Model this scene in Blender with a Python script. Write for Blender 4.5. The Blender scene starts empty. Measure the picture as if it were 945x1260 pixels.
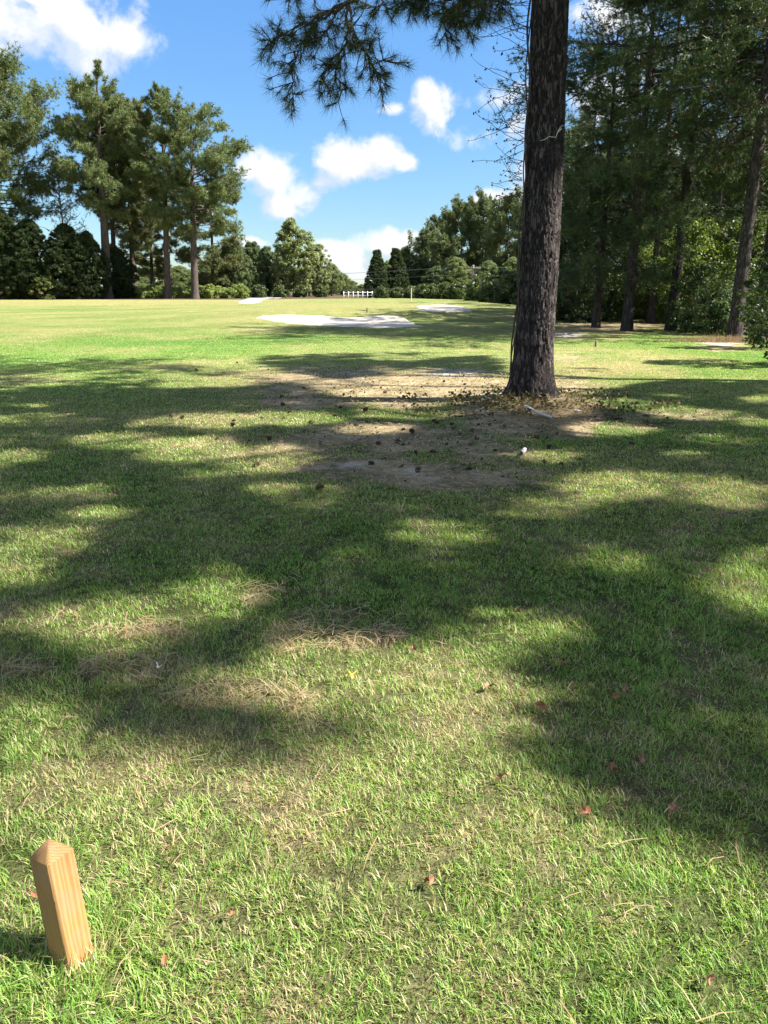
import bpy, math, numpy as np
from mathutils import Vector
PI = math.pi
sc = bpy.context.scene
# ------------------------------------------------------------------ camera model (photo pixels 945 x 1260)
F = 946.5; CX = 472.5; CY = 630.0; CAMH = 1.6
PITCH = math.atan(278 / F)
CP, SP = math.cos(PITCH), math.sin(PITCH)
SUN_AZ = math.radians(97); SUN_EL = math.radians(46)      # azimuth clockwise from +Y (view direction)
S = np.array([math.sin(SUN_AZ) * math.cos(SUN_EL), math.cos(SUN_AZ) * math.cos(SUN_EL), math.sin(SUN_EL)])

def project(P):
    P = np.asarray(P, float)
    dz = P[..., 2] - CAMH
    zc = P[..., 1] * CP - dz * SP
    yc = P[..., 1] * SP + dz * CP
    zc = np.where(zc > .05, zc, .05)
    return CX + F * P[..., 0] / zc, CY - F * yc / zc, zc

# ------------------------------------------------------------------ numpy noise
def _h(ix, iy, iz, seed):
    n = (ix.astype(np.int64) * 374761393 + iy.astype(np.int64) * 668265263 + iz.astype(np.int64) * 2147483647 + seed * 144269) & 0xFFFFFFFF
    n = ((n ^ (n >> 13)) * 1274126177) & 0xFFFFFFFF
    n = ((n ^ (n >> 16)) * 2246822519) & 0xFFFFFFFF
    n = n ^ (n >> 15)
    return (n & 0xFFFFFF) / float(0xFFFFFF)

def vnoise(x, y, z=None, seed=0):
    x = np.asarray(x, float); y = np.asarray(y, float)
    if z is None: z = np.zeros_like(x)
    ix, iy, iz = np.floor(x), np.floor(y), np.floor(z)
    fx, fy, fz = x - ix, y - iy, z - iz
    fx = fx * fx * (3 - 2 * fx); fy = fy * fy * (3 - 2 * fy); fz = fz * fz * (3 - 2 * fz)
    r = 0
    for a in (0, 1):
        for b in (0, 1):
            for c in ((0, 1) if np.any(fz) else (0,)):
                w = (fx if a else 1 - fx) * (fy if b else 1 - fy) * (fz if c else 1 - fz)
                r = r + w * _h(ix + a, iy + b, iz + c, seed)
    return r

def fbm(x, y, z=None, seed=0, o=4):
    r = 0; a = .5; t = 0
    for i in range(o):
        k = 2.03 ** i
        r = r + a * vnoise(x * k + 17.3 * i, y * k - 9.1 * i, None if z is None else z * k, seed + i)
        t += a; a *= .5
    return r / t

def sstep(a, b, x):
    t = np.clip((np.asarray(x, float) - a) / (b - a), 0, 1)
    return t * t * (3 - 2 * t)

# ------------------------------------------------------------------ terrain height
def terrain(x, y):
    x = np.asarray(x, float); y = np.asarray(y, float)
    z = .30 * sstep(36.5, 43, y) * np.exp(-((x - 1) / 13.) ** 2) * (1 - sstep(80, 120, y))
    z = z + .16 * np.exp(-((x + 2) / 6.) ** 2 - ((y - 43.5) / 2.2) ** 2)
    z = z - .03 * np.exp(-((x + 2.3) / 3.9) ** 4 - ((y - 38.5) / 3.6) ** 4)
    z = z + .25 * np.exp(-((x - 6) / 4.) ** 2 - ((y - 57) / 5.) ** 2)
    z = z + .10 * np.exp(-((x - 2.08) ** 2 + (y - 11.0) ** 2) / .9)          # swell round the big pine
    z = z + .05 * (fbm(x / 9., y / 9., seed=5) - .5) * sstep(6, 20, y)
    z = z + .012 * (fbm(x / .7, y / .7, seed=8) - .5)
    z = z - 1.2 * sstep(125, 400, np.hypot(x, y))
    return z

def ground(px, py):
    """world point where the line of sight through a photo pixel meets the terrain"""
    u = (px - CX) / F; v = (CY - py) / F
    d = np.array([u, CP + v * SP, -SP + v * CP])
    t = 1.0
    zz = 0.
    for i in range(60):
        if d[2] > -.001: t = 150.; break
        t = .5 * t + .5 * ((zz - CAMH) / d[2])
        zz = float(terrain(d[0] * t, d[1] * t))
    return np.array([d[0] * t, d[1] * t, zz])

def at(px, y):
    """ground point seen at column px, y metres ahead"""
    zc = y * CP + CAMH * SP
    x = (px - CX) / F * zc
    return np.array([x, y, float(terrain(x, y))])

def height_for(py, y):
    """height above zero that appears at row py when y metres ahead"""
    v = (CY - py) / F
    return CAMH + y * (v * CP - SP) / (CP + v * SP)

# ------------------------------------------------------------------ photo-derived ground maps (ellipses, photo pixels)
W4, H4 = 237, 316
gx, gy = np.meshgrid(np.arange(W4) * 4 + 2, np.arange(H4) * 4 + 2)
gx = gx.astype(float); gy = gy.astype(float)
def ell(cx, cy, rx, ry, rot=0, soft=.35):
    c, s = math.cos(math.radians(rot)), math.sin(math.radians(rot))
    dx, dy = gx - cx, gy - cy
    q = np.sqrt(((dx * c + dy * s) / rx) ** 2 + ((-dx * s + dy * c) / ry) ** 2)
    return 1 - sstep(1 - soft, 1 + soft, q)
def poly(pts):
    ins = np.zeros(gx.shape, bool); n = len(pts)
    for i in range(n):
        x1, y1 = pts[i]; x2, y2 = pts[(i + 1) % n]
        c = ((y1 > gy) != (y2 > gy)) & (gx < (x2 - x1) * (gy - y1) / (y2 - y1 + 1e-9) + x1)
        ins ^= c
    return ins.astype(float)
shade = poly([(-5, 437), (130, 437), (240, 444), (330, 462), (400, 480), (520, 492), (620, 500), (690, 492), (800, 466), (950, 470),
              (950, 1110), (880, 1060), (720, 1015), (600, 985), (585, 900), (560, 800), (480, 800), (470, 960), (300, 985), (150, 955), (-5, 930)])
for p in ([(385, 404), (520, 406), (520, 392), (640, 388), (650, 428), (560, 422), (430, 414)],
          [(288, 441), (380, 431), (480, 431), (620, 438), (640, 462), (560, 458), (430, 472), (340, 457)],
          [(737, 440), (800, 431), (930, 433), (930, 449), (800, 446)],
          [(677, 449), (765, 451), (760, 462), (677, 462)]):
    shade = np.maximum(shade, poly(p))
LIT = [(54, 473, 24, 5), (207, 465, 40, 4), (216, 475, 36, 3), (265, 470, 48, 7), (255, 517, 62, 7), (171, 521, 18, 4), (113, 540, 22, 4),
       (195, 547, 30, 6), (286, 555, 30, 5), (520, 480, 112, 20), (365, 515, 56, 8), (231, 544, 50, 4), (223, 561, 44, 8), (460, 528, 42, 6),
       (706, 477, 32, 9), (745, 529, 50, 9), (751, 590, 46, 9), (740, 611, 32, 8), (702, 631, 24, 6), (641, 617, 16, 6), (930, 672, 20, 12),
       (535, 656, 40, 17), (560, 700, 26, 8), (750, 686, 54, 9), (645, 772, 66, 20, 12), (275, 727, 52, 20), (140, 768, 75, 26), (395, 812, 84, 18),
       (350, 842, 60, 10), (20, 880, 70, 42), (95, 606, 38, 7), (122, 632, 40, 8), (15, 705, 30, 18), (920, 722, 46, 34), (565, 872, 50, 75),
       (865, 893, 55, 14), (620, 1010, 95, 50), (936, 491, 16, 5), (40, 500, 30, 3), (660, 560, 30, 5), (330, 600, 36, 5), (610, 640, 22, 7),
       (445, 690, 30, 8), (840, 560, 26, 5), (60, 660, 40, 8), (400, 620, 24, 4), (700, 560, 20, 4)]
for e in LIT: shade = shade * (1 - ell(*e))
for e in [(250, 905, 215, 42, -4), (430, 880, 40, 70), (735, 950, 150, 34, 12), (880, 1010, 90, 40), (110, 845, 90, 18), (760, 840, 120, 45), (520, 745, 50, 22)]:
    shade = np.maximum(shade, .92 * ell(*e))
def blur(a, n):
    for _ in range(n):
        p = np.pad(a, 1, mode='edge')
        a = (p[1:-1, :-2] + p[1:-1, 2:] + p[:-2, 1:-1] + p[2:, 1:-1] + 2 * p[1:-1, 1:-1]) / 6
    return a
shade = blur(shade, 1)
def lookup(m, px, py, out):
    ix = np.clip((px / 4).astype(int), 0, W4 - 1); iy = np.clip((py / 4).astype(int), 0, H4 - 1)
    inside = (px > -2) & (px < 947) & (py > 360) & (py < 1262)
    return np.where(inside, m[iy, ix], out)
def mk(lst):
    m = np.zeros(gx.shape)
    for e in lst: m = np.maximum(m, ell(*e[:5], soft=.5) * (e[5] if len(e) > 5 else 1))
    return m
m_dirt = mk([(480, 476, 190, 28, 2, .85), (560, 476, 75, 20, 0, .95), (430, 576, 85, 12, 0, .9), (560, 590, 110, 18, 0, .85), (610, 560, 90, 22, 0, .55), (380, 492, 70, 9, 0, .8),
             (480, 540, 150, 24, 0, .7), (690, 478, 55, 14, 0, .7), (660, 515, 110, 30, 0, .8), (820, 515, 130, 14, 0, .55), (740, 403, 65, 9, 0, 1),
             (700, 440, 30, 8, 0, .6), (890, 424, 35, 8, 0, .8), (660, 440, 60, 10, 0, .4)])
m_sand = mk([(565, 457, 36, 4, 0, 1), (540, 462, 30, 3, 0, .7), (415, 577, 60, 5, 0, .62), (695, 412, 32, 3, 0, 1), (885, 421, 26, 3, 0, .9), (605, 490, 30, 4, 0, .5),
             (590, 458, 20, 3, 0, .6), (520, 583, 35, 4, 0, .5), (560, 374, 50, 2, 0, .0)])
m_straw = mk([(205, 820, 75, 20, 0, .9), (350, 730, 60, 18, 0, .8), (440, 790, 70, 22, 0, .85), (335, 850, 80, 20, 0, .85), (80, 825, 60, 16, 0, .8), (160, 775, 60, 14, 0, .7),
              (150, 1030, 34, 16, 0, .7), (830, 640, 150, 34, 0, .35), (390, 880, 50, 14, 0, .6), (430, 760, 40, 14, 0, .6), (520, 745, 50, 12, 0, .5), (665, 508, 100, 18, 0, .75), (560, 600, 60, 14, 0, .5),
              (870, 930, 60, 14, 0, .4), (450, 820, 60, 14, 0, .4)])
m_tan = mk([(150, 371, 240, 4, 0, .9), (430, 381, 130, 5, 0, .6), (420, 407, 170, 5, 0, .35), (560, 440, 200, 26, 0, .45), (330, 455, 120, 16, 0, .4), (720, 447, 90, 16, 0, .5), (470, 480, 230, 30, 0, .5), (300, 390, 60, 10, 0, .3),
            (600, 405, 80, 8, 0, .5), (300, 530, 120, 30, 0, .35)])

C = lambda r, g, b: np.array([r, g, b])
def ground_props(x, y):
    """what grows at a place: returns grass colour, bare-ground colour, cover of bare dirt, straw, tan"""
    x = np.asarray(x, float); y = np.asarray(y, float)
    px, py, zc = project(np.stack([x, y, np.zeros_like(x)], -1))
    far = np.hypot(x, y)
    jx = (fbm(x / .5, y / .5, seed=31) - .5); jy = (fbm(x / .5, y / .5, seed=32) - .5)
    sc_ = 520 / np.maximum(zc, 1)                                  # wobble of about half a metre
    qx, qy = px + jx * sc_ * 1.6, py + jy * sc_ * .35
    dirt, sand, straw, tan = (lookup(m, qx, qy, 0.) for m in (m_dirt, m_sand, m_straw, m_tan))
    nz = fbm(x / .28, y / .28, seed=3, o=4)
    nl = fbm(x / 2.3, y / 2.3, seed=4, o=4)
    n2_ = fbm(x / .085, y / .085, seed=63, o=3)
    dirt = sstep(.30, .90, dirt * (.08 + 1.1 * nz + .9 * n2_)) * .95
    straw = sstep(.28, 1.0, straw * (.45 + 1.1 * nz))
    sand = sstep(.28, .75, sand * (.3 + 1.4 * nz))
    edge = np.exp(-((x + 8) / 30.) ** 2)
    stripe = np.sin((np.hypot(x - 14, y - 20) + 1.5 * nl) * 1.15) * sstep(22, 30, y)
    dry = np.clip(tan * (.4 + 1.2 * nz) + .55 * sstep(.52, .75, nl) + .12 * stripe, 0, 1)
    return dirt, sand, straw, dry, nz, nl, stripe

GREEN = C(.160, .300, .050); LUSH = C(.105, .262, .042); DRY = C(.38, .335, .15); STRAWC = C(.20, .125, .065)
def mixc(a, b, t): return a + (b - a) * np.asarray(t)[..., None]

# ------------------------------------------------------------------ materials
def new_mat(name):
    m = bpy.data.materials.new(name); m.use_nodes = True
    nt = m.node_tree; nt.nodes.clear()
    return m, nt, nt.nodes.new('ShaderNodeOutputMaterial')
def N(nt, t, **kw):
    n = nt.nodes.new(t)
    for k, v in kw.items():
        if k in n.inputs: n.inputs[k].default_value = v
        else: setattr(n, k, v)
    return n

def foliage_mat(name, transl=.35, rough=.55, spec=.3, tint=(1, 1, 1), tcol=(1.25, 1.25, .5)):
    m, nt, out = new_mat(name)
    at_ = N(nt, 'ShaderNodeAttribute', attribute_name='Col')
    pos = N(nt, 'ShaderNodeNewGeometry')
    nz = N(nt, 'ShaderNodeTexNoise'); nz.inputs['Scale'].default_value = 1.7; nz.inputs['Detail'].default_value = 2
    nt.links.new(pos.outputs['Position'], nz.inputs['Vector'])
    mr = N(nt, 'ShaderNodeMapRange'); mr.inputs['To Min'].default_value = .75; mr.inputs['To Max'].default_value = 1.25
    nt.links.new(nz.outputs['Fac'], mr.inputs['Value'])
    mu = N(nt, 'ShaderNodeVectorMath', operation='SCALE')
    nt.links.new(at_.outputs['Color'], mu.inputs[0]); nt.links.new(mr.outputs['Result'], mu.inputs['Scale'])
    ti = N(nt, 'ShaderNodeVectorMath', operation='MULTIPLY'); ti.inputs[1].default_value = tint
    nt.links.new(mu.outputs[0], ti.inputs[0])
    p = N(nt, 'ShaderNodeBsdfPrincipled'); p.inputs['Roughness'].default_value = rough
    p.inputs['Specular IOR Level'].default_value = spec
    nt.links.new(ti.outputs[0], p.inputs['Base Color'])
    tr = N(nt, 'ShaderNodeBsdfTranslucent')
    tm = N(nt, 'ShaderNodeVectorMath', operation='MULTIPLY'); tm.inputs[1].default_value = tcol
    nt.links.new(ti.outputs[0], tm.inputs[0]); nt.links.new(tm.outputs[0], tr.inputs['Color'])
    mx = N(nt, 'ShaderNodeMixShader'); mx.inputs[0].default_value = transl
    nt.links.new(p.outputs[0], mx.inputs[1]); nt.links.new(tr.outputs[0], mx.inputs[2])
    nt.links.new(mx.outputs[0], out.inputs[0])
    return m

def noise_mat(name, c1, c2, scale=8, stretch=(1, 1, 1), rough=.8, bump=.3, detail=6, contrast=(.35, .65), obj=True, dist=.02, spec=.3, vor=None):
    m, nt, out = new_mat(name)
    tc = N(nt, 'ShaderNodeTexCoord'); mp = N(nt, 'ShaderNodeMapping'); mp.inputs['Scale'].default_value = stretch
    nt.links.new(tc.outputs['Object'], mp.inputs[0])
    nz = N(nt, 'ShaderNodeTexNoise'); nz.inputs['Scale'].default_value = scale; nz.inputs['Detail'].default_value = detail; nz.inputs['Roughness'].default_value = .65
    nt.links.new(mp.outputs[0], nz.inputs['Vector'])
    mr = N(nt, 'ShaderNodeMapRange'); mr.inputs['From Min'].default_value = contrast[0]; mr.inputs['From Max'].default_value = contrast[1]
    nt.links.new(nz.outputs['Fac'], mr.inputs['Value'])
    mx = N(nt, 'ShaderNodeMix', data_type='RGBA'); mx.inputs[6].default_value = (*c1, 1); mx.inputs[7].default_value = (*c2, 1)
    nt.links.new(mr.outputs[0], mx.inputs[0])
    p = N(nt, 'ShaderNodeBsdfPrincipled'); p.inputs['Roughness'].default_value = rough; p.inputs['Specular IOR Level'].default_value = spec
    nt.links.new(mx.outputs[2], p.inputs['Base Color'])
    h = nz.outputs['Fac']
    if vor:
        vo = N(nt, 'ShaderNodeTexVoronoi', feature='DISTANCE_TO_EDGE'); vo.inputs['Scale'].default_value = vor
        ad = N(nt, 'ShaderNodeVectorMath', operation='MULTIPLY_ADD'); ad.inputs[1].default_value = (.25, .25, .25)
        nt.links.new(nz.outputs['Color'], ad.inputs[0]); nt.links.new(mp.outputs[0], ad.inputs[2])
        nt.links.new(ad.outputs[0], vo.inputs['Vector'])
        r2 = N(nt, 'ShaderNodeMapRange'); r2.inputs['From Max'].default_value = .16
        nt.links.new(vo.outputs['Distance'], r2.inputs['Value'])
        ml = N(nt, 'ShaderNodeMix', data_type='RGBA', blend_type='MULTIPLY'); ml.inputs[0].default_value = .42
        nt.links.new(mx.outputs[2], ml.inputs[6]); nt.links.new(r2.outputs[0], ml.inputs[7])
        nt.links.new(ml.outputs[2], p.inputs['Base Color'])
        am = N(nt, 'ShaderNodeMath', operation='ADD'); nt.links.new(nz.outputs['Fac'], am.inputs[0]); nt.links.new(r2.outputs[0], am.inputs[1])
        h = am.outputs[0]
    if bump:
        b = N(nt, 'ShaderNodeBump'); b.inputs['Strength'].default_value = bump; b.inputs['Distance'].default_value = dist
        nt.links.new(h, b.inputs['Height']); nt.links.new(b.outputs[0], p.inputs['Normal'])
    nt.links.new(p.outputs[0], out.inputs[0])
    return m

M_NEEDLE = foliage_mat('pine_needles', .22, .5, .35)
M_LEAF = foliage_mat('broad_leaves', .38, .5, .4)
M_CEDAR = foliage_mat('cedar_foliage', .12, .65, .2)
M_GRASS = foliage_mat('grass_blades', .42, .45, .35, tcol=(1.2, 1.25, .6))
M_BARK = noise_mat('pine_bark', (.060, .051, .048), (.145, .122, .115), 14, (1, 1, .25), .95, 1., 8, (.3, .7), vor=15, dist=.03, spec=.06)
M_BARKFAR = noise_mat('bark_plain', (.050, .040, .034), (.125, .10, .085), 6, (1, 1, .3), .95, .6, 5, (.3, .7), dist=.05, spec=.08)
M_BARKPALE = noise_mat('bark_pale', (.22, .19, .16), (.42, .38, .33), 5, (1, 1, .4), .95, .5, 5, (.3, .7), dist=.04, spec=.08)
M_TWIG = noise_mat('twig_bark', (.055, .042, .034), (.13, .10, .085), 20, (1, 1, 1), .9, 0, spec=.1)
M_SAND = noise_mat('bunker_sand', (.36, .32, .26), (.55, .50, .43), 1.6, rough=.95, bump=.35, detail=8, contrast=(.3, .7), dist=.05, spec=.1)
M_CONC = noise_mat('path_concrete', (.22, .22, .22), (.30, .295, .29), 1.5, rough=.9, bump=.1)
M_WHITE = noise_mat('white_paint', (.70, .70, .69), (.82, .82, .81), 3, rough=.5, bump=.05)
M_POLE = noise_mat('weathered_pole', (.13, .10, .08), (.24, .20, .17), 4, (1, 1, .2), .9, .2)
M_METAL = noise_mat('grey_metal', (.10, .105, .11), (.16, .165, .17), 4, rough=.45, bump=0)
M_CONE = noise_mat('pine_cone', (.035, .022, .015), (.15, .09, .055), 60, rough=.85, bump=.2, dist=.003)
M_DEADLEAF = noise_mat('fallen_leaf', (.17, .06, .03), (.29, .13, .06), 40, rough=.6, bump=.2, dist=.002)
M_DEADLEAF2 = noise_mat('fallen_leaf_brown', (.17, .075, .045), (.34, .17, .10), 40, rough=.6, bump=.2, dist=.002)
M_YLEAF = noise_mat('fallen_leaf_yellow', (.55, .34, .05), (.68, .50, .10), 40, rough=.6, bump=.2, dist=.002)
M_STICK = noise_mat('bleached_wood', (.42, .39, .35), (.62, .59, .55), 25, (1, 1, 6), .8, .2, dist=.003)
M_BUD = noise_mat('vine_bud', (.03, .022, .018), (.06, .045, .03), 30, rough=.8, bump=0)

def wood_mat():
    m, nt, out = new_mat('cut_pine_wood')
    tc = N(nt, 'ShaderNodeTexCoord'); mp = N(nt, 'ShaderNodeMapping'); mp.inputs['Scale'].default_value = (1, 1, .06)
    nt.links.new(tc.outputs['Object'], mp.inputs[0])
    nz = N(nt, 'ShaderNodeTexNoise'); nz.inputs['Scale'].default_value = 30; nz.inputs['Detail'].default_value = 4
    nt.links.new(mp.outputs[0], nz.inputs['Vector'])
    wv = N(nt, 'ShaderNodeTexWave', wave_type='RINGS', rings_direction='Z'); wv.inputs['Scale'].default_value = 60; wv.inputs['Distortion'].default_value = 3.5; wv.inputs['Detail'].default_value = 3; wv.inputs['Detail Scale'].default_value = 1.2
    mp2 = N(nt, 'ShaderNodeMapping'); mp2.inputs['Scale'].default_value = (1, 1, .05); mp2.inputs['Location'].default_value = (.11, -.07, 0)
    nt.links.new(tc.outputs['Object'], mp2.inputs[0]); nt.links.new(mp2.outputs[0], wv.inputs['Vector'])
    r = N(nt, 'ShaderNodeValToRGB'); e = r.color_ramp.elements
    e[0].position = .1; e[0].color = (.23, .115, .036, 1); e[1].position = .85; e[1].color = (.38, .215, .075, 1)
    mxv = N(nt, 'ShaderNodeMath', operation='MULTIPLY_ADD'); mxv.inputs[1].default_value = .5
    ml = N(nt, 'ShaderNodeMath', operation='MULTIPLY'); ml.inputs[1].default_value = .5
    nt.links.new(nz.outputs['Fac'], ml.inputs[0]); nt.links.new(wv.outputs['Fac'], mxv.inputs[0]); nt.links.new(ml.outputs[0], mxv.inputs[2])
    nt.links.new(mxv.outputs[0], r.inputs[0])
    # weathered grey stains
    n2 = N(nt, 'ShaderNodeTexNoise'); n2.inputs['Scale'].default_value = 14; n2.inputs['Detail'].default_value = 5
    nt.links.new(tc.outputs['Object'], n2.inputs['Vector'])
    mr = N(nt, 'ShaderNodeMapRange'); mr.inputs['From Min'].default_value = .48; mr.inputs['From Max'].default_value = .72; mr.inputs['To Max'].default_value = .7
    nt.links.new(n2.outputs['Fac'], mr.inputs['Value'])
    mx = N(nt, 'ShaderNodeMix', data_type='RGBA'); mx.inputs[7].default_value = (.27, .19, .13, 1)
    nt.links.new(mr.outputs[0], mx.inputs[0]); nt.links.new(r.outputs[0], mx.inputs[6])
    p = N(nt, 'ShaderNodeBsdfPrincipled'); p.inputs['Roughness'].default_value = .7
    nt.links.new(mx.outputs[2], p.inputs['Base Color'])
    b = N(nt, 'ShaderNodeBump'); b.inputs['Strength'].default_value = .4; b.inputs['Distance'].default_value = .002
    nt.links.new(mxv.outputs[0], b.inputs['Height']); nt.links.new(b.outputs[0], p.inputs['Normal'])
    nt.links.new(p.outputs[0], out.inputs[0])
    return m
M_WOOD = wood_mat()

def ground_mat():
    m, nt, out = new_mat('turf_and_soil')
    at_ = N(nt, 'ShaderNodeAttribute', attribute_name='Col')
    geo = N(nt, 'ShaderNodeNewGeometry')
    col = at_.outputs['Color']
    hs = []
    for scale, amt, det in ((90, .55, 3), (14, .38, 4), (2.2, .22, 4)):
        nz = N(nt, 'ShaderNodeTexNoise'); nz.inputs['Scale'].default_value = scale; nz.inputs['Detail'].default_value = det; nz.inputs['Roughness'].default_value = .7
        nt.links.new(geo.outputs['Position'], nz.inputs['Vector'])
        mr = N(nt, 'ShaderNodeMapRange'); mr.inputs['From Min'].default_value = .3; mr.inputs['From Max'].default_value = .7
        mr.inputs['To Min'].default_value = 1 - amt; mr.inputs['To Max'].default_value = 1 + amt
        nt.links.new(nz.outputs['Fac'], mr.inputs['Value'])
        s = N(nt, 'ShaderNodeVectorMath', operation='SCALE')
        nt.links.new(col, s.inputs[0]); nt.links.new(mr.outputs[0], s.inputs['Scale']); col = s.outputs[0]
        hs.append(nz.outputs['Fac'])
    p = N(nt, 'ShaderNodeBsdfPrincipled'); p.inputs['Roughness'].default_value = 1; p.inputs['Specular IOR Level'].default_value = .05
    nt.links.new(col, p.inputs['Base Color'])
    b = N(nt, 'ShaderNodeBump'); b.inputs['Strength'].default_value = .8; b.inputs['Distance'].default_value = .02
    nt.links.new(hs[0], b.inputs['Height'])
    b2 = N(nt, 'ShaderNodeBump'); b2.inputs['Strength'].default_value = .6; b2.inputs['Distance'].default_value = .05
    nt.links.new(hs[1], b2.inputs['Height']); nt.links.new(b.outputs[0], b2.inputs['Normal'])
    nt.links.new(b2.outputs[0], p.inputs['Normal'])
    nt.links.new(p.outputs[0], out.inputs[0])
    return m
M_GROUND = ground_mat()

# ------------------------------------------------------------------ mesh helpers
coll = sc.collection
class MB:
    """collects vertices and faces (numpy) for ONE mesh object"""
    def __init__(s): s.v = []; s.f = []; s.c = []; s.n = 0; s.m = []
    def add(s, v, f, col=None, mi=0):
        v = np.asarray(v, np.float32).reshape(-1, 3); f = np.asarray(f, np.int64)
        s.v.append(v); s.f.append(f + s.n); s.n += len(v)
        if col is None: col = (1, 1, 1)
        c = np.ones((len(v), 4), np.float32); c[:, :3] = col
        s.c.append(c); s.m.append(np.full(len(f), mi, np.int32))
    def build(s, name, mats, parent=None, smooth=False, col=False, loc=None):
        me = bpy.data.meshes.new(name)
        V = np.concatenate(s.v); fs = s.f
        if loc is not None: V = V - np.asarray(loc, np.float32)
        sizes = np.concatenate([np.full(len(f), f.shape[1], np.int64) for f in fs])
        loops = np.concatenate([f.ravel() for f in fs])
        me.vertices.add(len(V)); me.vertices.foreach_set('co', V.astype(np.float32).ravel())
        me.loops.add(len(loops)); me.loops.foreach_set('vertex_index', loops.astype(np.int32))
        me.polygons.add(len(sizes))
        st = np.zeros(len(sizes), np.int64); st[1:] = np.cumsum(sizes)[:-1]
        me.polygons.foreach_set('loop_start', st.astype(np.int32))
        me.polygons.foreach_set('material_index', np.concatenate(s.m))
        if smooth: me.polygons.foreach_set('use_smooth', np.ones(len(sizes), bool))
        me.update(calc_edges=True)
        if col:
            a = me.color_attributes.new('Col', 'FLOAT_COLOR', 'POINT')
            a.data.foreach_set('color', np.concatenate(s.c).ravel())
        for m in (mats if isinstance(mats, (list, tuple)) else [mats]): me.materials.append(m)
        o = bpy.data.objects.new(name, me); coll.objects.link(o)
        if loc is not None and parent is None: o.location = loc
        if parent is not None: o.parent = parent
        return o

def tag(o, label=None, cat=None, group=None, kind=None):
    if label: o['label'] = label
    if cat: o['category'] = cat
    if group: o['group'] = group
    if kind: o['kind'] = kind
    return o
def empty(name, loc, rz=0, s=1):
    o = bpy.data.objects.new(name, None); coll.objects.link(o)
    o.location = loc; o.rotation_euler = (0, 0, rz); o.scale = (s, s, s) if np.isscalar(s) else s
    o.empty_display_size = .2
    return o
def copy_tree(o, loc, rz, s, label, group=None, cat=None):
    c = o.copy(); coll.objects.link(c); c.location = loc; c.rotation_euler = (0, 0, rz); c.scale = (s, s, s) if np.isscalar(s) else s
    c['label'] = label
    if group: c['group'] = group
    if cat: c['category'] = cat
    for ch in list(o.children):
        d = ch.copy(); coll.objects.link(d); d.parent = c
    return c

def tube(mb, P, R, n=6, col=None, cap=True, mi=0):
    P = np.asarray(P, float); R = np.broadcast_to(np.asarray(R, float), (len(P),))
    T = np.gradient(P, axis=0); T /= np.linalg.norm(T, axis=1)[:, None] + 1e-9
    up = np.array([0, 0, 1.]) if abs(T[0, 2]) < .9 else np.array([1., 0, 0])
    U = np.cross(T, up); U /= np.linalg.norm(U, axis=1)[:, None] + 1e-9
    Wv = np.cross(T, U)
    a = np.arange(n) * 2 * PI / n
    ring = P[:, None] + R[:, None, None] * (np.cos(a)[None, :, None] * U[:, None] + np.sin(a)[None, :, None] * Wv[:, None])
    k = len(P); i = np.arange(k - 1)[:, None] * n; j = np.arange(n)[None]; j2 = (j + 1) % n
    f = np.stack([i + j, i + j2, i + n + j2, i + n + j], -1).reshape(-1, 4)
    mb.add(ring.reshape(-1, 3), f, col, mi)

def box(mb, c, d, mi=0, rot=0):
    c = np.asarray(c, float); d = np.asarray(d, float) / 2
    v = np.array([[x, y, z] for z in (-1, 1) for y in (-1, 1) for x in (-1, 1)]) * d
    cr, sr = math.cos(rot), math.sin(rot)
    v = np.stack([v[:, 0] * cr - v[:, 1] * sr, v[:, 0] * sr + v[:, 1] * cr, v[:, 2]], -1) + c
    mb.add(v, [[0, 2, 3, 1], [4, 5, 7, 6], [0, 1, 5, 4], [2, 6, 7, 3], [0, 4, 6, 2], [1, 3, 7, 5]], None, mi)

def unit(v): return v / (np.linalg.norm(v, axis=-1, keepdims=True) + 1e-9)

def needles(mb, P, A, K, L, w, rng, colour, spread=1., along=.12, cvar=.25):
    """tufts of K thin needle faces at points P with shoot axes A"""
    n = len(P)
    if n == 0: return
    P = np.repeat(P, K, 0); A2 = np.repeat(unit(A), K, 0)
    D = unit(A2 * .75 + spread * unit(rng.normal(size=(n * K, 3))))
    base = P - A2 * (rng.random((n * K, 1)) * along)
    side = unit(np.cross(D, rng.normal(size=(n * K, 3))))
    Ls = L * rng.uniform(.65, 1.1, (n * K, 1))
    v = np.stack([base - side * w / 2, base + side * w / 2, base + D * Ls - np.array([0, 0, .12]) * Ls], 1)
    f = np.arange(n * K * 3).reshape(-1, 3)
    tc = np.repeat(colour, K, 0) if colour.ndim == 2 else np.tile(colour, (n * K, 1))
    tc = tc * rng.uniform(1 - cvar, 1 + cvar, (n * K, 1))
    mb.add(v.reshape(-1, 3), f, np.repeat(tc, 3, 0))

def leaves(mb, P, size, rng, colour, asp=.6, cvar=.3, up=.4, out=None):
    n = len(P)
    if n == 0: return
    nrm = rng.normal(size=(n, 3)) + np.array([0, 0, up])
    if out is not None: nrm = nrm + out
    nrm = unit(nrm)
    a = unit(np.cross(nrm, rng.normal(size=(n, 3)))); b = np.cross(nrm, a)
    s = size * rng.uniform(.6, 1.2, (n, 1))
    v = np.stack([P - a * s * .5, P + b * s * asp * .5, P + a * s * .5 - nrm * s * .12, P - b * s * asp * .5], 1)
    f = np.arange(n * 4).reshape(-1, 4)
    tc = colour if colour.ndim == 2 else np.tile(colour, (n, 1))
    tc = tc * rng.uniform(1 - cvar, 1 + cvar, (n, 1))
    mb.add(v.reshape(-1, 3), f, np.repeat(tc, 4, 0))

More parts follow.
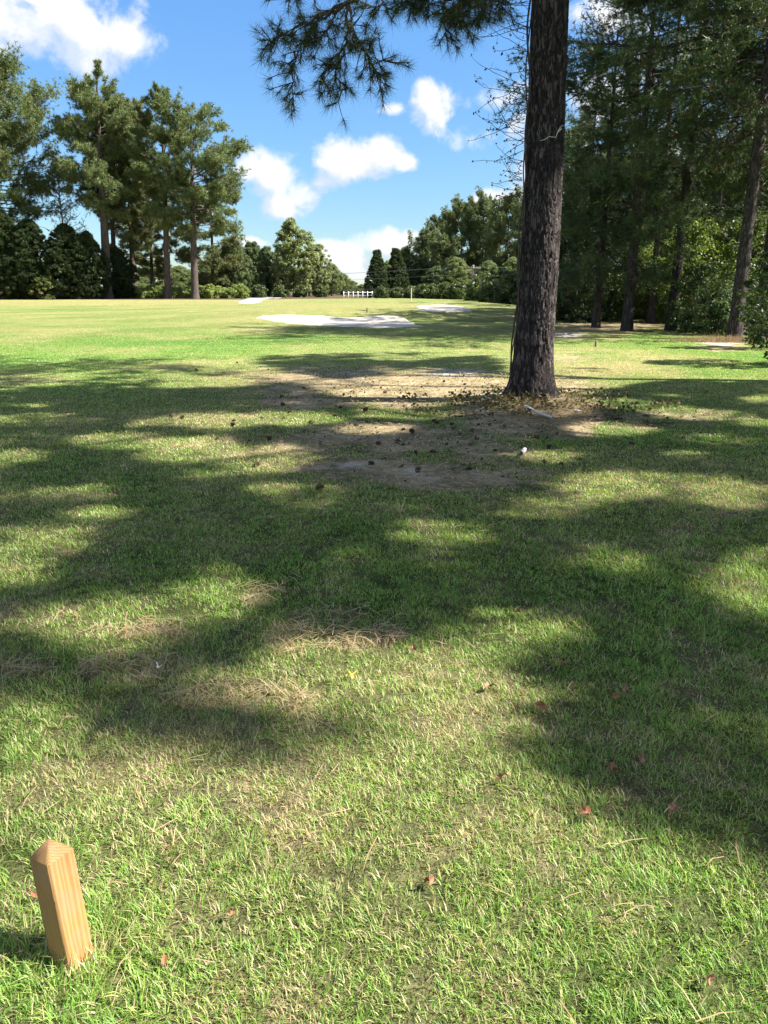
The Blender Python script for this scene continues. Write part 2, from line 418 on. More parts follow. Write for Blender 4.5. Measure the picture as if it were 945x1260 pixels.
# ------------------------------------------------------------------ trees
def pine(name, seed, H, cb, R, r0, nbr=60, K=9, nl=.28, nw=.03, dens=9, base_col=C(.055, .085, .030), prof='round', lean=(0, 0), bark=M_BARKFAR,
         skew=(0, 0), droop=0., accept=None, twigs=True, gaps=0., origin=(0, 0, 0), sec=8, low=None, trunk_mb=None, pad=1., void=0.):
    rng = np.random.default_rng(seed)
    root = empty(name, origin)
    tm = MB(); cm = MB()
    zz = np.linspace(0, H, 26); wob = .0015 * H * np.stack([np.sin(zz * .35 + seed), np.cos(zz * .29 + seed * 2)], -1) * (zz / H)[:, None]
    tx = lambda z: np.stack([lean[0] * z + np.interp(z, zz, wob[:, 0]), lean[1] * z + np.interp(z, zz, wob[:, 1]), z], -1)
    if trunk_mb is None:
        rr = r0 * (1 - .82 * (zz / H) ** 1.15) + r0 * .35 * np.exp(-zz / .35)
        zt = zz - .12 * (zz == 0)
        T = tx(zz); T[0, 2] = -.15
        tube(tm, T, rr, 12)
    segA, segB, segW = [], [], []; prim = []; segI = []
    for i in range(nbr):
        u = (i + rng.random()) / nbr
        z = cb + (H - cb) * (u ** .95)
        if prof == 'round': pr = (.55 + .9 * math.sin(PI * min(1, .15 + u * .78))) / 1.45 * (1 - .55 * max(0, u - .75) / .25)
        elif prof == 'cone': pr = (1 - u) ** .8 * .95 + .1
        else: pr = (.35 + .75 * math.sin(PI * (.1 + .75 * u)))
        if rng.random() < gaps: continue
        az = i * 2.39996 + rng.normal() * .5
        Lb = R * pr * rng.uniform(.6, 1.12)
        el = math.radians(-8 + 50 * u ** 1.5 + rng.normal() * 9) - droop * (1 - u)
        d = np.array([math.cos(az) * math.cos(el), math.sin(az) * math.cos(el), math.sin(el)])
        d[:2] += np.array(skew) * (.3 + .7 * math.sin(PI * u))
        t = np.linspace(0, 1, 7)[:, None]
        p0 = tx(np.array(z))
        wig = rng.normal(size=(7, 3)) * .035 * Lb * t
        P = p0 + d * Lb * t + np.array([0, 0, 1.]) * (.18 * Lb * t ** 2 * (1 if droop == 0 else -droop * 1.2)) + wig
        rb = max(.012, r0 * .22 * (1 - .6 * u) * (Lb / R) ** .7)
        prim.append((P, rb))
        ns = int(sec * max(.4, Lb / R) + 2)
        for k in range(ns):
            tt = rng.uniform(.22, 1.0); q = P[0] + 0
            q = np.array([np.interp(tt, t[:, 0], P[:, c]) for c in range(3)])
            a2 = az + rng.choice([-1, 1]) * rng.uniform(.3, 1.3)
            e2 = el + rng.normal() * .35 + .15 - droop * .6
            d2 = np.array([math.cos(a2) * math.cos(e2), math.sin(a2) * math.cos(e2), math.sin(e2)])
            L2 = (.16 + .20 * rng.random()) * Lb + .3 * pad
            segA.append(q); segB.append(q + d2 * L2); segW.append(L2); segI.append(len(prim) - 1)
        segA.append(P[4]); segB.append(P[6] + d * .2); segW.append(Lb * .3); segI.append(len(prim) - 1)
    segA = np.array(segA); segB = np.array(segB); segW = np.array(segW)
    keep = np.ones(len(segA), bool)
    if void:
        q = segB * .6 + segA * .4; vs = R * .36
        keep &= vnoise(q[:, 0] / vs + seed, q[:, 1] / vs, q[:, 2] / (vs * .62), seed=seed + 5) > void
    if accept is not None: keep &= accept((segA * .3 + segB * .7) + np.asarray(origin), rng)
    cnt = np.bincount(np.array(segI)[keep], minlength=len(prim))
    for bi, (P, rb) in enumerate(prim):
        if cnt[bi] >= 2: tube(tm, P, np.linspace(rb, rb * .25, 7), 5)
    segA, segB, segW = segA[keep], segB[keep], segW[keep]
    if twigs:
        n = len(segA); d = segB - segA; s1 = unit(np.cross(d, [0, 0, 1.])); s2 = unit(np.cross(d, s1)); w = .02
        v = np.stack([segA + s1 * w, segA - s1 * w * .5 + s2 * w, segA - s1 * w * .5 - s2 * w, segB], 1)
        b = np.arange(n)[:, None] * 4
        f = np.concatenate([b + np.array([[0, 1, 3]]), b + np.array([[1, 2, 3]]), b + np.array([[2, 0, 3]])])
        tm.add(v.reshape(-1, 3), f)
    m = np.maximum(3, (dens * segW / max(.4, R * .25)).astype(int)); idx = np.repeat(np.arange(len(segA)), m)
    tt = rng.uniform(.3, 1.08, (len(idx), 1)); A = segA[idx]; B = segB[idx]
    P = A + (B - A) * tt + rng.normal(size=(len(idx), 3)) * (.10 * pad) * segW[idx][:, None]
    ax = unit(B - A) + np.array([0, 0, .35]) + .5 * rng.normal(size=(len(idx), 3))
    hue = fbm(P[:, 0] / 1.3 + seed, P[:, 1] / 1.3, P[:, 2] / 1.3, seed=seed, o=2)[:, None]
    col = base_col * (.7 + .6 * hue) + np.array([.022, .008, -.004]) * np.clip(hue - .5, 0, 1) * 2
    brown = (rng.random((len(P), 1)) < .05)
    col = np.where(brown, np.array([.13, .085, .035]), col)
    needles(cm, P, ax, K, nl, nw, rng, col)
    if trunk_mb is not None: tr = trunk_mb(tm, root)
    else: tr = tm.build('trunk', bark, root, smooth=True)
    cr = cm.build('crown', M_NEEDLE, root, col=True)
    return root

def leafy(name, seed, H, R, r0, shape='oval', zb=.15, ncl=160, nleaf=120, size=.16, col=C(.07, .11, .035), mat=M_LEAF, asp=.6, bark=M_BARKFAR, origin=(0, 0, 0),
          clr=.17, lean=0, surf=.5, ns=0, stems=1, up=.4, gap=.45):
    """broad-leaved tree, shrub or cedar: clumps of leaf faces through the crown's volume"""
    rng = np.random.default_rng(seed)
    root = empty(name, origin); tm = MB(); cm = MB()
    z0 = H * zb
    def env(u):
        if shape == 'cone': return (1 - u) ** .75 * (.75 + .25 * min(1, u * 8)) + .03
        if shape == 'column': return min(1, .6 + u * 1.2) * (1 - max(0, u - .55) / .45) ** .6 + .02
        if shape == 'spread': return math.sin(PI * (.2 + .75 * u)) ** .7
        if shape == 'round': return (1 - u ** 3.2) ** .6 * (.55 + .45 * min(1, u * 3)) + .02
        return math.sin(PI * (.12 + .84 * u)) ** .8
    cs = []
    k = 0
    while len(cs) < ncl and k < ncl * 30:
        k += 1
        u = rng.random(); a = rng.random() * 2 * PI; q = rng.random() ** surf
        rad = R * env(u) * q * (.78 + .5 * vnoise(np.array([math.cos(a) * 1.4 + 5]), np.array([math.sin(a) * 1.4 + 5]), np.array([u * 3.3]), seed=seed)[0])
        p = np.array([math.cos(a) * rad, math.sin(a) * rad, z0 + (H - z0) * u])
        if vnoise(p[:1] / (R * .42) + 9, p[1:2] / (R * .42), p[2:] / (R * .42), seed=seed + 3)[0] < gap * .72: continue
        cs.append(p)
    cs = np.array(cs)
    for s in range(stems):
        off = np.array([0, 0]) if stems == 1 else rng.normal(size=2) * R * .18
        z = np.linspace(0, 1, 8); top = H * .86
        T = np.stack([off[0] * z * 1.5 + .02 * H * np.sin(z * 4 + seed + s), off[1] * z * 1.5 + lean * z * H, z * top], -1); T[0, 2] = -.1
        tube(tm, T, r0 * (1 - .85 * z) + .3 * r0 * np.exp(-z * 12), 8)
    nb = min(len(cs), 46)
    for i in rng.choice(len(cs), nb, replace=False):
        c = cs[i]; zs = max(.12 * H, c[2] - np.hypot(c[0], c[1]) * rng.uniform(.5, 1.0)); zs = min(zs, H * .8)
        p0 = np.array([0, lean * zs, zs]); t = np.linspace(0, 1, 5)[:, None]
        P = p0 + (c - p0) * t + np.array([0, 0, .12]) * np.sin(t * PI) * R * .5 + rng.normal(size=(5, 3)) * .02 * R * t
        tube(tm, P, np.linspace(r0 * .28, r0 * .06, 5), 4)
    cr_ = R * clr * rng.uniform(.6, 1.35, len(cs))
    idx = np.repeat(np.arange(len(cs)), nleaf)
    off = rng.normal(size=(len(idx), 3)); off = unit(off) * (rng.random((len(idx), 1)) ** .5) * cr_[idx][:, None] * np.array([1, 1, .75])
    P = cs[idx] + off
    P[:, 2] = np.maximum(P[:, 2], .03)
    hue = rng.normal(size=(len(cs), 1))[idx]
    colr = col * (1 + .16 * hue) + np.array([.012, .004, 0]) * np.clip(hue, 0, 2)
    outd = unit(off) * .9 + np.array([0, 0, .3])
    if shape in ('cone', 'column') and mat is M_CEDAR:
        # sprays: short pointed faces turned outward and up
        needles(cm, P[::3], unit(P * np.array([1, 1, 0]))[::3] + np.array([0, 0, 1.0]), 5, size * 1.5, size * .33, rng, colr[::3], spread=.8, along=size)
    else: leaves(cm, P, size, rng, colr, asp, out=outd, up=up)
    tm.build('trunk', bark, root, smooth=True)
    cm.build('crown', mat, root, col=True)
    return root

# ================================================================== THE SETTING
def build_ground():
    r = np.concatenate([[.05, .3], np.geomspace(.55, 3000, 760)])
    fine = np.arange(-42, 42.01, .16); coarse = np.arange(44, 317, 2.)
    th = np.radians(np.concatenate([fine, coarse])); n = len(th)
    Rg, Tg = np.meshgrid(r, th, indexing='ij')
    x = Rg * np.sin(Tg); y = Rg * np.cos(Tg)
    z = terrain(x, y)
    dirt, sand, straw, dry, nz, nl, stripe = ground_props(x.ravel(), y.ravel())
    far = np.hypot(x, y).ravel()
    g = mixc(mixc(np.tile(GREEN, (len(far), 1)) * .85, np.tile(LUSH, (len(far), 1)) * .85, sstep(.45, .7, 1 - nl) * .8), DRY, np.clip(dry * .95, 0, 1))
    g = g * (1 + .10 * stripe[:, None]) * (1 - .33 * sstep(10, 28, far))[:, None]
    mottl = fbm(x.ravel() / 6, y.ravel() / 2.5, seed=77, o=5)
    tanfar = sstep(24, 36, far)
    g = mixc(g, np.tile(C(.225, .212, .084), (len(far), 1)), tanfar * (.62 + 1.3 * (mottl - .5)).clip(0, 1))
    # woodland floor (leaf litter) to the right and beyond the tree lines
    X, Y = x.ravel(), y.ravel()
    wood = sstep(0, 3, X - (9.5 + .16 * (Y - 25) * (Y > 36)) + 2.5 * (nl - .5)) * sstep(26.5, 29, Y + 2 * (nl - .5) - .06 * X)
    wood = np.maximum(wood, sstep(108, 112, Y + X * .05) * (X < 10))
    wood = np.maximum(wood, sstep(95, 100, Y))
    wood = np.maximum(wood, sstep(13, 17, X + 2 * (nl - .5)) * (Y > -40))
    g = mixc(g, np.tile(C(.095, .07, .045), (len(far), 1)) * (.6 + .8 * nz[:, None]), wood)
    spk = vnoise(x.ravel() / .035, y.ravel() / .035, seed=61)
    soil = mixc(np.tile(C(.055, .072, .022), (len(far), 1)), np.tile(C(.19, .155, .085), (len(far), 1)), np.clip(nz * 1.1 + dry * .5 - .3, 0, 1))
    nearf = 1 - sstep(8, 22, far)
    c = mixc(g, soil, nearf)
    c = mixc(c, np.tile(C(.24, .19, .105), (len(far), 1)) * (.65 + .7 * nz[:, None]), straw * .8)
    c = mixc(c, np.tile(C(.345, .27, .165), (len(far), 1)) * (.30 + 1.1 * nz[:, None] + .5 * (spk[:, None] - .4)), dirt * .85)
    c = mixc(c, np.tile(C(.40, .355, .29), (len(far), 1)) * (.6 + .75 * nz[:, None]), sand * .9)
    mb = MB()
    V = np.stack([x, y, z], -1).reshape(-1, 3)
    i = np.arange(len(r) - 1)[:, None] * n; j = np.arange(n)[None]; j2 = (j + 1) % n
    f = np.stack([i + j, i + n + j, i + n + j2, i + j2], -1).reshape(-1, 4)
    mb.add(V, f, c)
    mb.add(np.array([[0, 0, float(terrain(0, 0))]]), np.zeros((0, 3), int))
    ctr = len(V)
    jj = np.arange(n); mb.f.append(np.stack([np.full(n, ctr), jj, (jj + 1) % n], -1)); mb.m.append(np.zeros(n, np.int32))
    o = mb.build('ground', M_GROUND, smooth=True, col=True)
    tag(o, kind='structure')
build_ground()

def sheet(name, pts_px, mat, dz, step, wob=.12, label=None, conc=0.):
    P = np.array([ground(*p)[:2] for p in pts_px])
    # smooth the outline
    Q = []
    n = len(P)
    for i in range(n):
        a, b, c, d = P[i - 1], P[i], P[(i + 1) % n], P[(i + 2) % n]
        for t in np.linspace(0, 1, 6, endpoint=False):
            Q.append(.5 * ((2 * b) + (-a + c) * t + (2 * a - 5 * b + 4 * c - d) * t * t + (-a + 3 * b - 3 * c + d) * t ** 3))
    Q = np.array(Q); cen = Q.mean(0)
    w = (fbm(Q[:, 0] / .8, Q[:, 1] / .8, seed=9) - .5)[:, None] * wob
    Q = Q + unit(Q - cen) * w
    m = len(Q); rings = 14
    s = np.linspace(1, 0.02, rings)
    V = cen + (Q[None] - cen) * s[:, None, None]
    z = terrain(V[..., 0], V[..., 1]) + dz - conc * (1 - s[:, None] ** 2)
    z[0] -= dz * 2.5
    V = np.concatenate([V, z[..., None]], -1).reshape(-1, 3)
    i = np.arange(rings - 1)[:, None] * m; j = np.arange(m)[None]; j2 = (j + 1) % m
    mb = MB(); mb.add(V, np.stack([i + j, i + j2, i + m + j2, i + m + j], -1).reshape(-1, 4))
    k = (rings - 1) * m
    mb.f.append(np.stack([np.full(m - 2, k), k + 1 + np.arange(m - 2), k + 2 + np.arange(m - 2)], -1)); mb.m.append(np.zeros(m - 2, np.int32))
    o = mb.build(name, mat, smooth=True); tag(o, label, kind='structure')
    return o
sheet('sand_bunker', [(311, 390.5), (340, 387), (378, 385), (430, 386), (470, 388.5), (503, 392), (520, 400), (500, 403.5), (440, 402.5), (380, 400), (340, 395.5)], M_SAND, .035, .3, 1.6)
sheet('sand_bunker', [(511, 377.5), (530, 375.5), (556, 376), (578, 380), (583, 383), (560, 384.5), (532, 383.5), (514, 381)], M_SAND, .05, .3, .6)
sheet('cart_path', [(291, 373.5), (301, 368), (318, 365.7), (345, 365.5), (345, 366.8), (326, 368.3), (318, 373)], M_CONC, .03, .3, .1)
0 and sheet('cart_path', [(560, 389), (600, 391), (648, 394), (700, 396), (700, 398), (648, 396.5), (600, 393)], M_SAND, .03, .3, .1)

# ------------------------------------------------------------------ grass blades
def build_grass():
    rng = np.random.default_rng(11)
    Ymax = 34
    # sample depth by target density
    ys = np.linspace(.75, Ymax, 400)
    rho = 28000 * np.minimum(1, (2.6 / ys) ** 1.65)
    width = 1.08 * (ys * CP + .5) + 2.6
    cdf = np.cumsum(rho * width); tot = int(cdf[-1] * (ys[1] - ys[0])); cdf /= cdf[-1]
    y = np.interp(rng.random(tot), cdf, ys); w_ = 1.08 * (y * CP + .5) + 2.6
    x = (rng.random(tot) - .5) * w_
    x = x + rng.normal(size=tot) * .006
    d = np.hypot(x, y)
    dirt, sand, straw, dry, nz, nl, stripe = ground_props(x, y)
    thin = fbm(x / .09, y / .09, seed=41, o=3)
    keep = rng.random(tot) > np.clip(dirt * 1.05 + sand * 1.1 + straw * .15 + .8 * sstep(.54, .70, thin) * (1 - sstep(6, 12, d)), 0, .97)
    keep &= rng.random(tot) > sstep(24, Ymax, y)
    keep &= np.hypot(x - 2.08, y - 11.0) > .34
    pg = ground(80, 1166)
    x, y, d, dirt, straw, dry, nz, nl = (a[keep] for a in (x, y, d, dirt, straw, dry, nz, nl))
    n = len(x)
    rl = 28000 * np.minimum(1, (2.6 / y) ** 1.65)
    wid = .0026 * np.minimum(3.6, np.sqrt(28000 / rl)) * rng.uniform(.6, 1.3, n)
    h = rng.uniform(.014, .038, n) * (.75 + .6 * vnoise(x / .16, y / .16, seed=21)) * (1 - .45 * dirt) * (1 - .25 * sstep(6, 14, y))
    # long uncut tufts about the post
    pr = np.hypot(x - pg[0], y - pg[1]); lng = np.exp(-(pr / .26) ** 2) * (rng.random(n) < .5)
    h = h * (1 + 1.3 * lng); 
    az = rng.random(n) * 2 * PI
    fl = vnoise(x / .07, y / .07, seed=23) * 4 * PI
    az = np.where(rng.random(n) < .5, fl + rng.normal(size=n) * .7, az)
    tilt = np.abs(rng.normal(size=n)) * .55 + .22
    tilt = np.clip(tilt, 0, 1.35)
    D = np.stack([np.cos(az) * np.sin(tilt), np.sin(az) * np.sin(tilt), np.cos(tilt)], -1)
    bend = rng.uniform(.1, .55, n)[:, None]
    side = np.stack([-np.sin(az + rng.normal(size=n) * .8), np.cos(az), np.zeros(n)], -1); side = unit(side)
    B = np.stack([x, y, terrain(x, y) - .004], -1)
    hh = h[:, None]
    Mid = B + D * hh * .55
    Tip = B + D * hh + np.stack([np.cos(az), np.sin(az), -.6 * np.ones(n)], -1) * hh * bend * .6
    Tip[:, 2] = np.maximum(Tip[:, 2], B[:, 2] + .006)
    wd = wid[:, None] / 2
    V = np.stack([B - side * wd, B + side * wd, Mid + side * wd * .9, Mid - side * wd * .9, Tip], 1).reshape(-1, 3)
    k = np.arange(n)[:, None] * 5
    tris = np.concatenate([k + np.array([[3, 2, 4]])]); quads = k + np.array([[0, 1, 2, 3]])
    # colours
    cl = mixc(np.tile(GREEN, (n, 1)), np.tile(LUSH, (n, 1)), sstep(.4, .7, 1 - nl))
    g2 = vnoise(x / .05, y / .05, seed=51)
    cl = cl * (.75 + .6 * g2[:, None])
    cl = mixc(cl, C(.33, .415, .105), (rng.random(n) < .42) * .9)               # pale young blades
    pd = np.clip(.085 + .26 * sstep(5, 16, d) + .5 * dry + .55 * straw + .35 * dirt + .35 * sstep(.55, .75, nz), 0, .92)
    isd = rng.random(n) < pd
    dc = mixc(np.tile(C(.58, .52, .30), (n, 1)), C(.38, .29, .16), rng.random(n))
    cl = np.where(isd[:, None], dc, cl)
    cl = cl * rng.uniform(.75, 1.25, (n, 1))
    cc = np.repeat(cl, 5, 0)
    mb = MB(); mb.add(V, quads, cc); mb.f.append(tris); mb.m.append(np.zeros(len(tris), np.int32))
    o = mb.build('grass', M_GRASS, smooth=False, col=True)
    tag(o, 'short mown lawn grass with dry blades', 'grass', kind='stuff')
    print('blades', n)
    # fallen pine straw
    m = 48000
    y = rng.uniform(1., 15, m * 6) ** 1; x = (rng.random(m * 6) - .5) * (1.1 * y + 2)
    dt_, _, st, _, nz2, _, _ = ground_props(x, y)
    kp = rng.random(m * 6) < st * .28 + .003 + .05 * dt_
    x, y = x[kp][:m], y[kp][:m]; n = len(x)
    az = rng.random(n) * PI * 2; L = rng.uniform(.03, .08, n); w = .0016 * np.clip(y / 2.5, 1, 5)
    z = terrain(x, y) + rng.uniform(.012, .04, n); dx, dy = np.cos(az), np.sin(az); dzz = rng.normal(size=n) * .12
    A = np.stack([x - dx * L, y - dy * L, z - dzz * L], -1); Bq = np.stack([x + dx * L, y + dy * L, z + dzz * L], -1)
    A[:, 2] = np.maximum(A[:, 2], terrain(A[:, 0], A[:, 1]) + .004); Bq[:, 2] = np.maximum(Bq[:, 2], terrain(Bq[:, 0], Bq[:, 1]) + .004)
    s = np.stack([-dy, dx, np.zeros(n)], -1) * w[:, None]
    mid = (A + Bq) / 2 + np.array([0, 0, .008]) + s * rng.normal(size=(n, 1)) * 3
    V = np.stack([A - s, A + s, mid + s, mid - s, Bq], 1).reshape(-1, 3); k = np.arange(n)[:, None] * 5
    c3 = mixc(np.tile(C(.40, .26, .14), (n, 1)), C(.55, .44, .27), rng.random(n))
    mb = MB(); mb.add(V, k + np.array([[0, 1, 2, 3]]), np.repeat(c3, 5, 0)); mb.f.append(k + np.array([[3, 2, 4]])); mb.m.append(np.zeros(n, np.int32))
    o = mb.build('pine_straw', M_GRASS, col=True)
    tag(o, 'loose brown pine needles scattered on the grass', 'pine straw', kind='stuff')
build_grass()

# ================================================================== NEAR THINGS
def shade_core(Cn, e=.19):
    out = None
    for dx, dy in ((0, 0), (e, 0), (-e, 0), (0, e), (0, -e)):
        G = Cn - S * (Cn[..., 2:] / S[2]) + np.array([dx, dy, 0])
        px, py, zc = project(G)
        hole = .75 * sstep(.60, .70, fbm(G[..., 0] / .9, G[..., 1] / .9, seed=91, o=3)) * sstep(3.5, 6, G[..., 1]) * (1 - sstep(9.5, 11.5, G[..., 1]) * (1 - sstep(-2, 1, G[..., 0])))
        v = np.where((py >= 1262) & (zc > .3) & (py < 2600), 0., lookup(shade, px, py, .62) - hole)
        out = v if out is None else np.minimum(out, v)
    return out
def shade_at(Cn):
    G = Cn - S * (Cn[..., 2:] / S[2])
    px, py, zc = project(G)
    v = lookup(shade, px, py, .62)
    return v, px, py
def accept_shade(strong=1.):
    def f(Cn, rng):
        v, px, py = shade_at(Cn)
        p = np.where(v > .5, 1., v * .3)
        return rng.random(len(v)) < 1 - strong * (1 - p)
    return f
def accept_high(hmin, strong=.85):
    g = accept_shade(strong)
    return lambda Cn, rng: g(Cn, rng) | (Cn[:, 2] < hmin)

# ---- the big pine
BP = np.array([2.085, 11.0, 0.]); BP[2] = 0.0
def big_trunk(tm, root):
    H = 21.; nz_, na = 1500, 180
    z = np.concatenate([np.linspace(-.12, 6.2, 1100), np.linspace(6.25, H, 300)])
    a = np.linspace(0, 2 * PI, na, endpoint=False)
    rad = np.interp(z, [-.12, 0, .12, .35, .8, 1.5, 3, 5.2, 9, 15, 21], [.42, .37, .315, .276, .258, .252, .236, .218, .17, .10, .02])
    A, Z = np.meshgrid(a, z)
    Rr = np.repeat(rad[:, None], na, 1)
    flare = np.exp(-np.clip(Z, 0, 9) / .24) * .11 * (.5 + .5 * np.cos(A * 5 + .6 + np.sin(A * 2)))
    ca, sa = np.cos(A), np.sin(A)
    # bark plates: stretched cells with deep furrows between
    def cells(s, zs, seed):
        X = ca * s + .35 * fbm(ca * s * .8, sa * s * .8, Z * 1.5, seed=seed + 9, o=2) * 2; Y = sa * s; ZZ = Z * zs + .6 * fbm(ca * 3, sa * 3, Z * 3, seed=seed, o=2) * 2
        n1 = vnoise(X, Y, ZZ, seed=seed)
        return 1 - np.abs(n1 * 2 - 1)
    rid = cells(8.5, 3.6, 3); rid2 = cells(17, 9, 7)
    plate = sstep(.0, .55, 1 - sstep(.72, 1.0, rid)) * .6 + .4 * (1 - sstep(.7, 1., rid2))
    fine = fbm(ca * 14, sa * 14, Z * 16, seed=5, o=3)
    amp = np.interp(z, [0, 6, 12, 21], [.030, .024, .012, .002])[:, None]
    Rr = Rr + flare + (plate - .6) * amp + (fine - .5) * amp * .5
    Rr += .012 * (fbm(ca * 1.5, sa * 1.5, Z * 1.1, seed=2, o=2) - .5)
    X = Rr * ca; Y = Rr * sa
    X = X + .03 * np.sin(Z * .7); 
    V = np.stack([X, Y, Z + .03], -1).reshape(-1, 3)
    k = len(z); i = np.arange(k - 1)[:, None] * na; j = np.arange(na)[None]; j2 = (j + 1) % na
    f = np.stack([i + j, i + j2, i + na + j2, i + na + j], -1).reshape(-1, 4)
    tm.add(V, f)
    return tm.build('trunk', M_BARK, root, smooth=True)

big = pine('pine_tree', 5, 21., 8.6, 6.3, .25, nbr=84, K=12, nl=.22, nw=.030, dens=20, sec=13, accept=accept_shade(.97), origin=BP, trunk_mb=big_trunk, base_col=C(.05, .08, .028))
tag(big, 'large pine with thick furrowed dark trunk standing alone on the lawn', 'pine tree')
# visible lower boughs: traced from the photograph as 3D limbs at their own distance
def screen_pt(px, py, y):
    u = (px - CX) / F; v = (CY - py) / F
    d = np.array([u, CP + v * SP, -SP + v * CP]); t = y / d[1]
    return np.array([0, 0, CAMH]) + d * t
def bough(paths, seed, y0, nm):
    rng = np.random.default_rng(seed); tm = MB(); cm = MB(); Ps = []; As = []
    for pts, r in paths:
        P = np.array([screen_pt(p[0], p[1], p[2] if len(p) > 2 else y0) for p in pts])
        t = np.linspace(0, len(P) - 1, len(P) * 4); Q = np.stack([np.interp(t, np.arange(len(P)), P[:, c]) for c in range(3)], -1)
        Q = Q + rng.normal(size=Q.shape) * .018
        tube(tm, Q, np.linspace(r, r * .35, len(Q)), 6)
        if r < .03:
            for q in range(2, len(Q)):
                for _ in range(2 if rng.random() < .8 else 1):
                    d = unit(Q[q] - Q[q - 1]) + rng.normal(size=3) * .7 + np.array([0, 0, -.1]); d = unit(d); L = rng.uniform(.08, .30)
                    tube(tm, np.stack([Q[q], Q[q] + d * L * .5 + rng.normal(size=3) * .01, Q[q] + d * L]), [.006, .005, .004], 4)
                    Ps.append(Q[q] + d * L); As.append(d)
                    if rng.random() < .5: Ps.append(Q[q] + d * L * .5); As.append(d)
    Ps = np.array(Ps); As = np.array(As)
    col = C(.05, .078, .026) * rng.uniform(.7, 1.4, (len(Ps), 1)) + np.array([.02, .008, 0]) * rng.random((len(Ps), 1))
    needles(cm, Ps - BP, As, 40, .165, .0042, rng, col, spread=.95, along=.07)
    for i in range(len(tm.v)): tm.v[i] = tm.v[i] - BP.astype(np.float32)
    tm.build('branch', M_TWIG, big, smooth=True)
    cm.build('needle_clusters', M_NEEDLE, big, col=True)
T0 = (668, -60, 11.0)
bough([([T0, (600, -50, 10.6), (520, -35, 10.2), (452, -8, 9.9), (420, 8, 9.8), (392, 20, 9.8)], .045),
       ([(445, -5, 9.9), (415, 10, 9.8), (392, 22, 9.8), (378, 45, 9.8), (362, 72, 9.8)], .022),
       ([(392, 20, 9.8), (360, 40, 9.7), (342, 48, 9.7), (332, 52, 9.7)], .018),
       ([(362, 66, 9.8), (358, 92, 9.8), (362, 120, 9.8)], .014),
       ([(425, 6, 9.8), (430, 35, 9.8), (424, 62, 9.9), (415, 90, 9.9), (418, 122, 9.9)], .02),
       ([(432, 8, 9.8), (436, 45, 9.7), (455, 75, 9.7), (470, 100, 9.7)], .018),
       ([(412, 15, 9.8), (404, 42, 9.8), (380, 50, 9.8)], .014),
       ([(432, 48, 9.7), (450, 62, 9.7), (478, 78, 9.7)], .014),
       ([(424, 60, 9.8), (404, 80, 9.8), (396, 100, 9.8)], .012),
       ([(455, -12, 9.9), (420, -20, 9.9), (375, -12, 9.9), (350, -2, 9.9)], .02),
       ([(470, -15, 10), (470, 5, 9.9), (445, 18, 9.9)], .014)], 3, 9.8, 'a')
bough([([T0, (625, -30, 10.8), (580, -22, 10.7), (545, -10, 10.6)], .04),
       ([(560, -15, 10.6), (545, 8, 10.6), (546, 28, 10.6), (550, 50, 10.6)], .02),
       ([(580, -20, 10.6), (568, 5, 10.6), (560, 22, 10.6), (575, 35, 10.6)], .02),
       ([(600, -25, 10.7), (598, 0, 10.7), (590, 18, 10.7)], .018),
       ([(545, -10, 10.6), (520, -2, 10.6), (505, 8, 10.6)], .02),
       ([(520, -5, 10.6), (500, 0, 10.6), (486, 4, 10.6)], .015),
       ([(620, -25, 10.8), (622, -5, 10.8), (612, 6, 10.8)], .016),
       ([(545, -12, 10.6), (530, -8, 10.6), (522, 12, 10.6)], .014),
       ([(560, -12, 10.4), (580, 2, 10.4), (606, 8, 10.4)], .016),
       ([(590, -20, 10.4), (570, -2, 10.4), (556, 14, 10.4), (565, 24, 10.4)], .016)], 8, 10.6, 'b')

